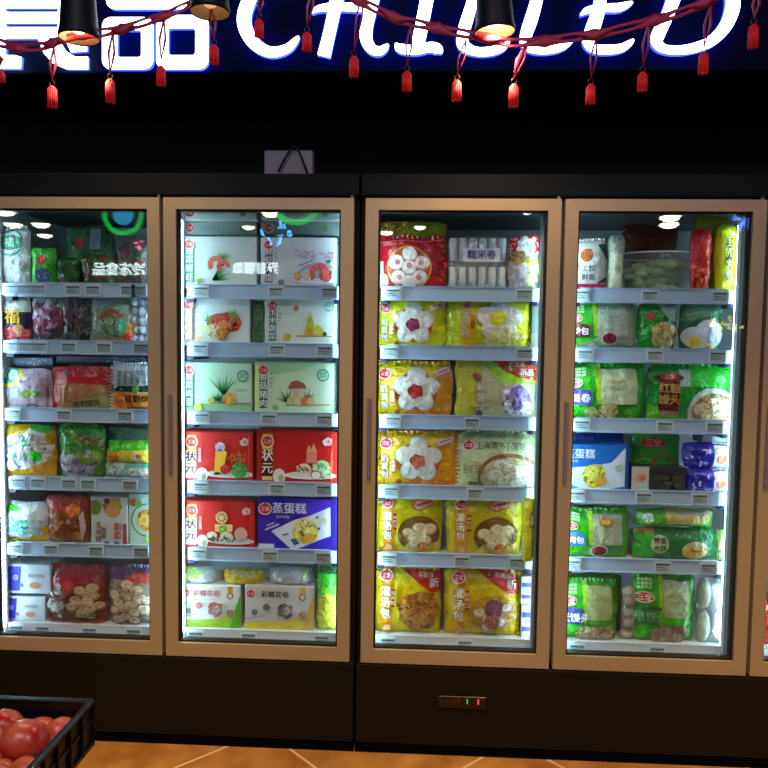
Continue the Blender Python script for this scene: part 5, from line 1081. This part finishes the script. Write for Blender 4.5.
# ------------------------------------------------------------------ the aisle behind the viewer (seen as reflections in the glass)
def mirrored(px, py, D):
    """a point whose reflection in the glass plane shows at this pixel, D metres in front of the glass"""
    p = at(px, py, D+.016); return Vector((p.x, -D+.016, p.z))
def ceiling_lamp(px, py, D, r, label):
    c = mirrored(px, py, D); c.z = min(c.z, ZC-.25)
    root = empty('ceiling_lamp', tuple(c), label, 'lamp', 'lamps over the aisle')
    b = MB(); b.lathe([(r, 0), (r*.98, .01), (r*.5, r*.8), (.02, r*.95), (0, r*.95)], (0, 0, 0), mat('#101010', 'paint'), n=24); b.build('lamp_shade', root, loc=(0, 0, 0))
    b = MB(); b.ball((0, 0, .01), r*.8, r*.8, r*.45, lit('#fff2dc', 30), 18, 10); b.build('bulb', root, loc=(0, 0, 0))
    b = MB(); b.tube([(0, 0, r*.9), (0, 0, ZC-c.z)], .006, mat('#050505', 'paint'), n=6); b.build('cord', root, loc=(0, 0, 0))
    return root
for i, (px, py, D, r, lb) in enumerate([(4, 212, 4.0, .10, 'round lit lamp over the aisle, mirrored at the far left of the glass'), (12, 224, 4.4, .10, 'second lit lamp over the aisle from the far left'), (40, 224, 4.2, .10, 'lit lamp over the aisle mirrored above the green berry bag'), (44, 235, 4.9, .09, 'lower lit lamp over the aisle mirrored in the first door'),
                    (248, 227, 3.6, .07, 'lit lamp over the aisle mirrored in the second door'), (270, 213, 3.2, .09, 'larger lit lamp over the aisle mirrored beside the green neon ring'), (386, 232, 3.4, .075, 'lit lamp over the aisle mirrored on the red bun bag'), (420, 227, 3.1, .06, 'small lit lamp over the aisle mirrored in the third door'),
                    (527, 213, 3.3, .05, 'small lit lamp over the aisle mirrored at the third door top'), (671, 217, 3.3, .10, 'upper of two lit lamps over the aisle mirrored in the fourth door'), (670, 224, 3.8, .10, 'lower of two lit lamps over the aisle mirrored in the fourth door')]):
    ceiling_lamp(px, py, D, r, lb)
def wall_text(name, label, txt, px, py, D, h, colr, s, lean=0):
    c = mirrored(px, py, D); root = empty(name, tuple(c), label, 'sign'); root.rotation_euler = (0, 0, PI+lean)
    x = -len(txt)*h*1.06/2
    for ch in txt:
        vs, fs, _, _ = glyph(ch, 0); b = MB(); S = h/.85
        b.add([(x+vx*S, 0, (vy-.35)*S) for vx, vy in vs], fs, lit(colr, s)); b.add([(x+vx*S, .03, (vy-.35)*S) for vx, vy in vs], fs, lit(colr, s))
        b.build('letter', root, loc=(0, 0, 0)); x += h*1.06*(1.0/.85)*.9
    b = MB(); b.box(-len(txt)*h*.62, len(txt)*h*.62, .05, .08, -h*.9, h*.9, mat('#0a0c10', 'paint')); b.build('back_panel', root, loc=(0, 0, 0))
    return root
wall_text('aisle_sign', 'lit white sign across the aisle, mirrored in the first door', '冷冻食品', 119, 269, 3.5, .10, '#eaffff', 12)
wall_text('aisle_sign', 'lit white sign across the aisle, mirrored in the second door', '界冒薯急', 256, 268, 3.5, .088, '#eaffff', 12)
def neon_ring(px, py, D, r, disc, label):
    c = mirrored(px, py, D); root = empty('neon_ring', tuple(c), label, 'neon sign')
    b = MB(); b.tube([(r*math.cos(a*PI/20), 0, r*math.sin(a*PI/20)) for a in range(40)], r*.12, lit('#20e050', 6), n=8, closed=True); b.build('outer_ring', root, loc=(0, 0, 0))
    if disc: b = MB(); b.ball((0, 0, 0), r*.55, .02, r*.55, lit('#38b0e8', 6), 20, 10); b.build('blue_disc', root, loc=(0, 0, 0))
    b = MB(); b.tube([(0, 0, r), (0, 0, ZC-c.z)], .008, mat('#050505', 'paint'), n=6); b.build('hanging_rod', root, loc=(0, 0, 0))
neon_ring(122, 214, 3.2, .15, True, 'green neon ring with a blue disc, mirrored in the first door')
neon_ring(296, 196, 3.2, .20, True, 'larger green neon ring, mirrored at the top of the second door')

def neon_squiggle(px, py, D, w, h, colr, s, seed, label, n=9):
    c = mirrored(px, py, D); root = empty('neon_tube_sign', tuple(c), label, 'neon sign'); rr = random.Random(seed)
    for q in range(n):
        x, z = rr.uniform(-w, w), rr.uniform(-h, h); b = MB()
        b.tube([(x+rr.uniform(-.4, .4)*w*.5, 0, z+rr.uniform(-.5, .5)*h) for _ in range(4)], .006, lit(colr, s), n=6); b.build('neon_tube', root, loc=(0, 0, 0))
    b = MB(); b.tube([(0, .01, -h), (0, .01, ZC-c.z)], .006, mat('#050505', 'paint'), n=6); b.build('hanging_rod', root, loc=(0, 0, 0))
neon_squiggle(272, 233, 3.4, .14, .08, '#40a8ff', 22, 3, 'blue neon scribble mirrored in the second door')
neon_squiggle(746, 225, 3.4, .12, .07, '#5080ff', 30, 8, 'blue neon scribble mirrored at the top of the fourth door', 14)
neon_squiggle(133, 245, 3.6, .07, .03, '#ff5070', 22, 5, 'pink neon scribble mirrored in the first door', 5)
neon_squiggle(338, 214, 3.9, .08, .05, '#30e090', 16, 6, 'green neon scribble mirrored in the corner of the second door', 8)
neon_squiggle(728, 322, 3.4, .12, .06, '#f0e860', 16, 9, 'yellow neon scribble mirrored low in the fourth door', 10)
# ------------------------------------------------------------------ lights
def area(loc, rot, size, energy, colr, sy=None):
    l = bpy.data.lights.new('area_light', 'AREA'); l.energy = energy; l.color = colr; l.size = size
    if sy: l.shape = 'RECTANGLE'; l.size_y = sy
    o = bpy.data.objects.new('area_light', l); col.objects.link(o); o.location = loc; o.rotation_euler = rot; return o
# warm spots added for floor and lower frames, mauve fill added for frame tops
area((-.5, -3.0, 3.6), (R(20), 0, 0), 1.2, 30, (1.0, .82, 1.0))
area((1.8, -3.2, 3.6), (R(20), 0, 0), 1.2, 30, (1.0, .82, 1.0))
for x, y, e in ((-1.15, -1.2, 205), (-.1, -1.2, 190), (.95, -1.2, 205), (1.9, -1.2, 205)):
    l = bpy.data.lights.new('warm_fill_spot', 'SPOT'); l.energy = e; l.color = (1, .67, .27); l.spot_size = R(40); l.spot_blend = .9; l.shadow_soft_size = .05
    o = bpy.data.objects.new('warm_fill_spot', l); col.objects.link(o); o.location = (x, y, 3.5)
    o.rotation_euler = Vector((0, .92, -3.4)).to_track_quat('-Z', 'Y').to_euler()
w = bpy.data.worlds.new('world'); sc.world = w; w.use_nodes = True; w.node_tree.nodes['Background'].inputs[0].default_value = (.012, .012, .014, 1); w.node_tree.nodes['Background'].inputs[1].default_value = 1
bpy.data.objects.remove(_to)

sc.view_settings.view_transform = 'Standard'; sc.view_settings.look = 'None'; sc.view_settings.gamma = 1; sc.view_settings.use_curve_mapping = False
sc.view_settings.exposure = .12
sc.cycles.max_bounces = 8; sc.cycles.transparent_max_bounces = 12; sc.cycles.sample_clamp_indirect = 4
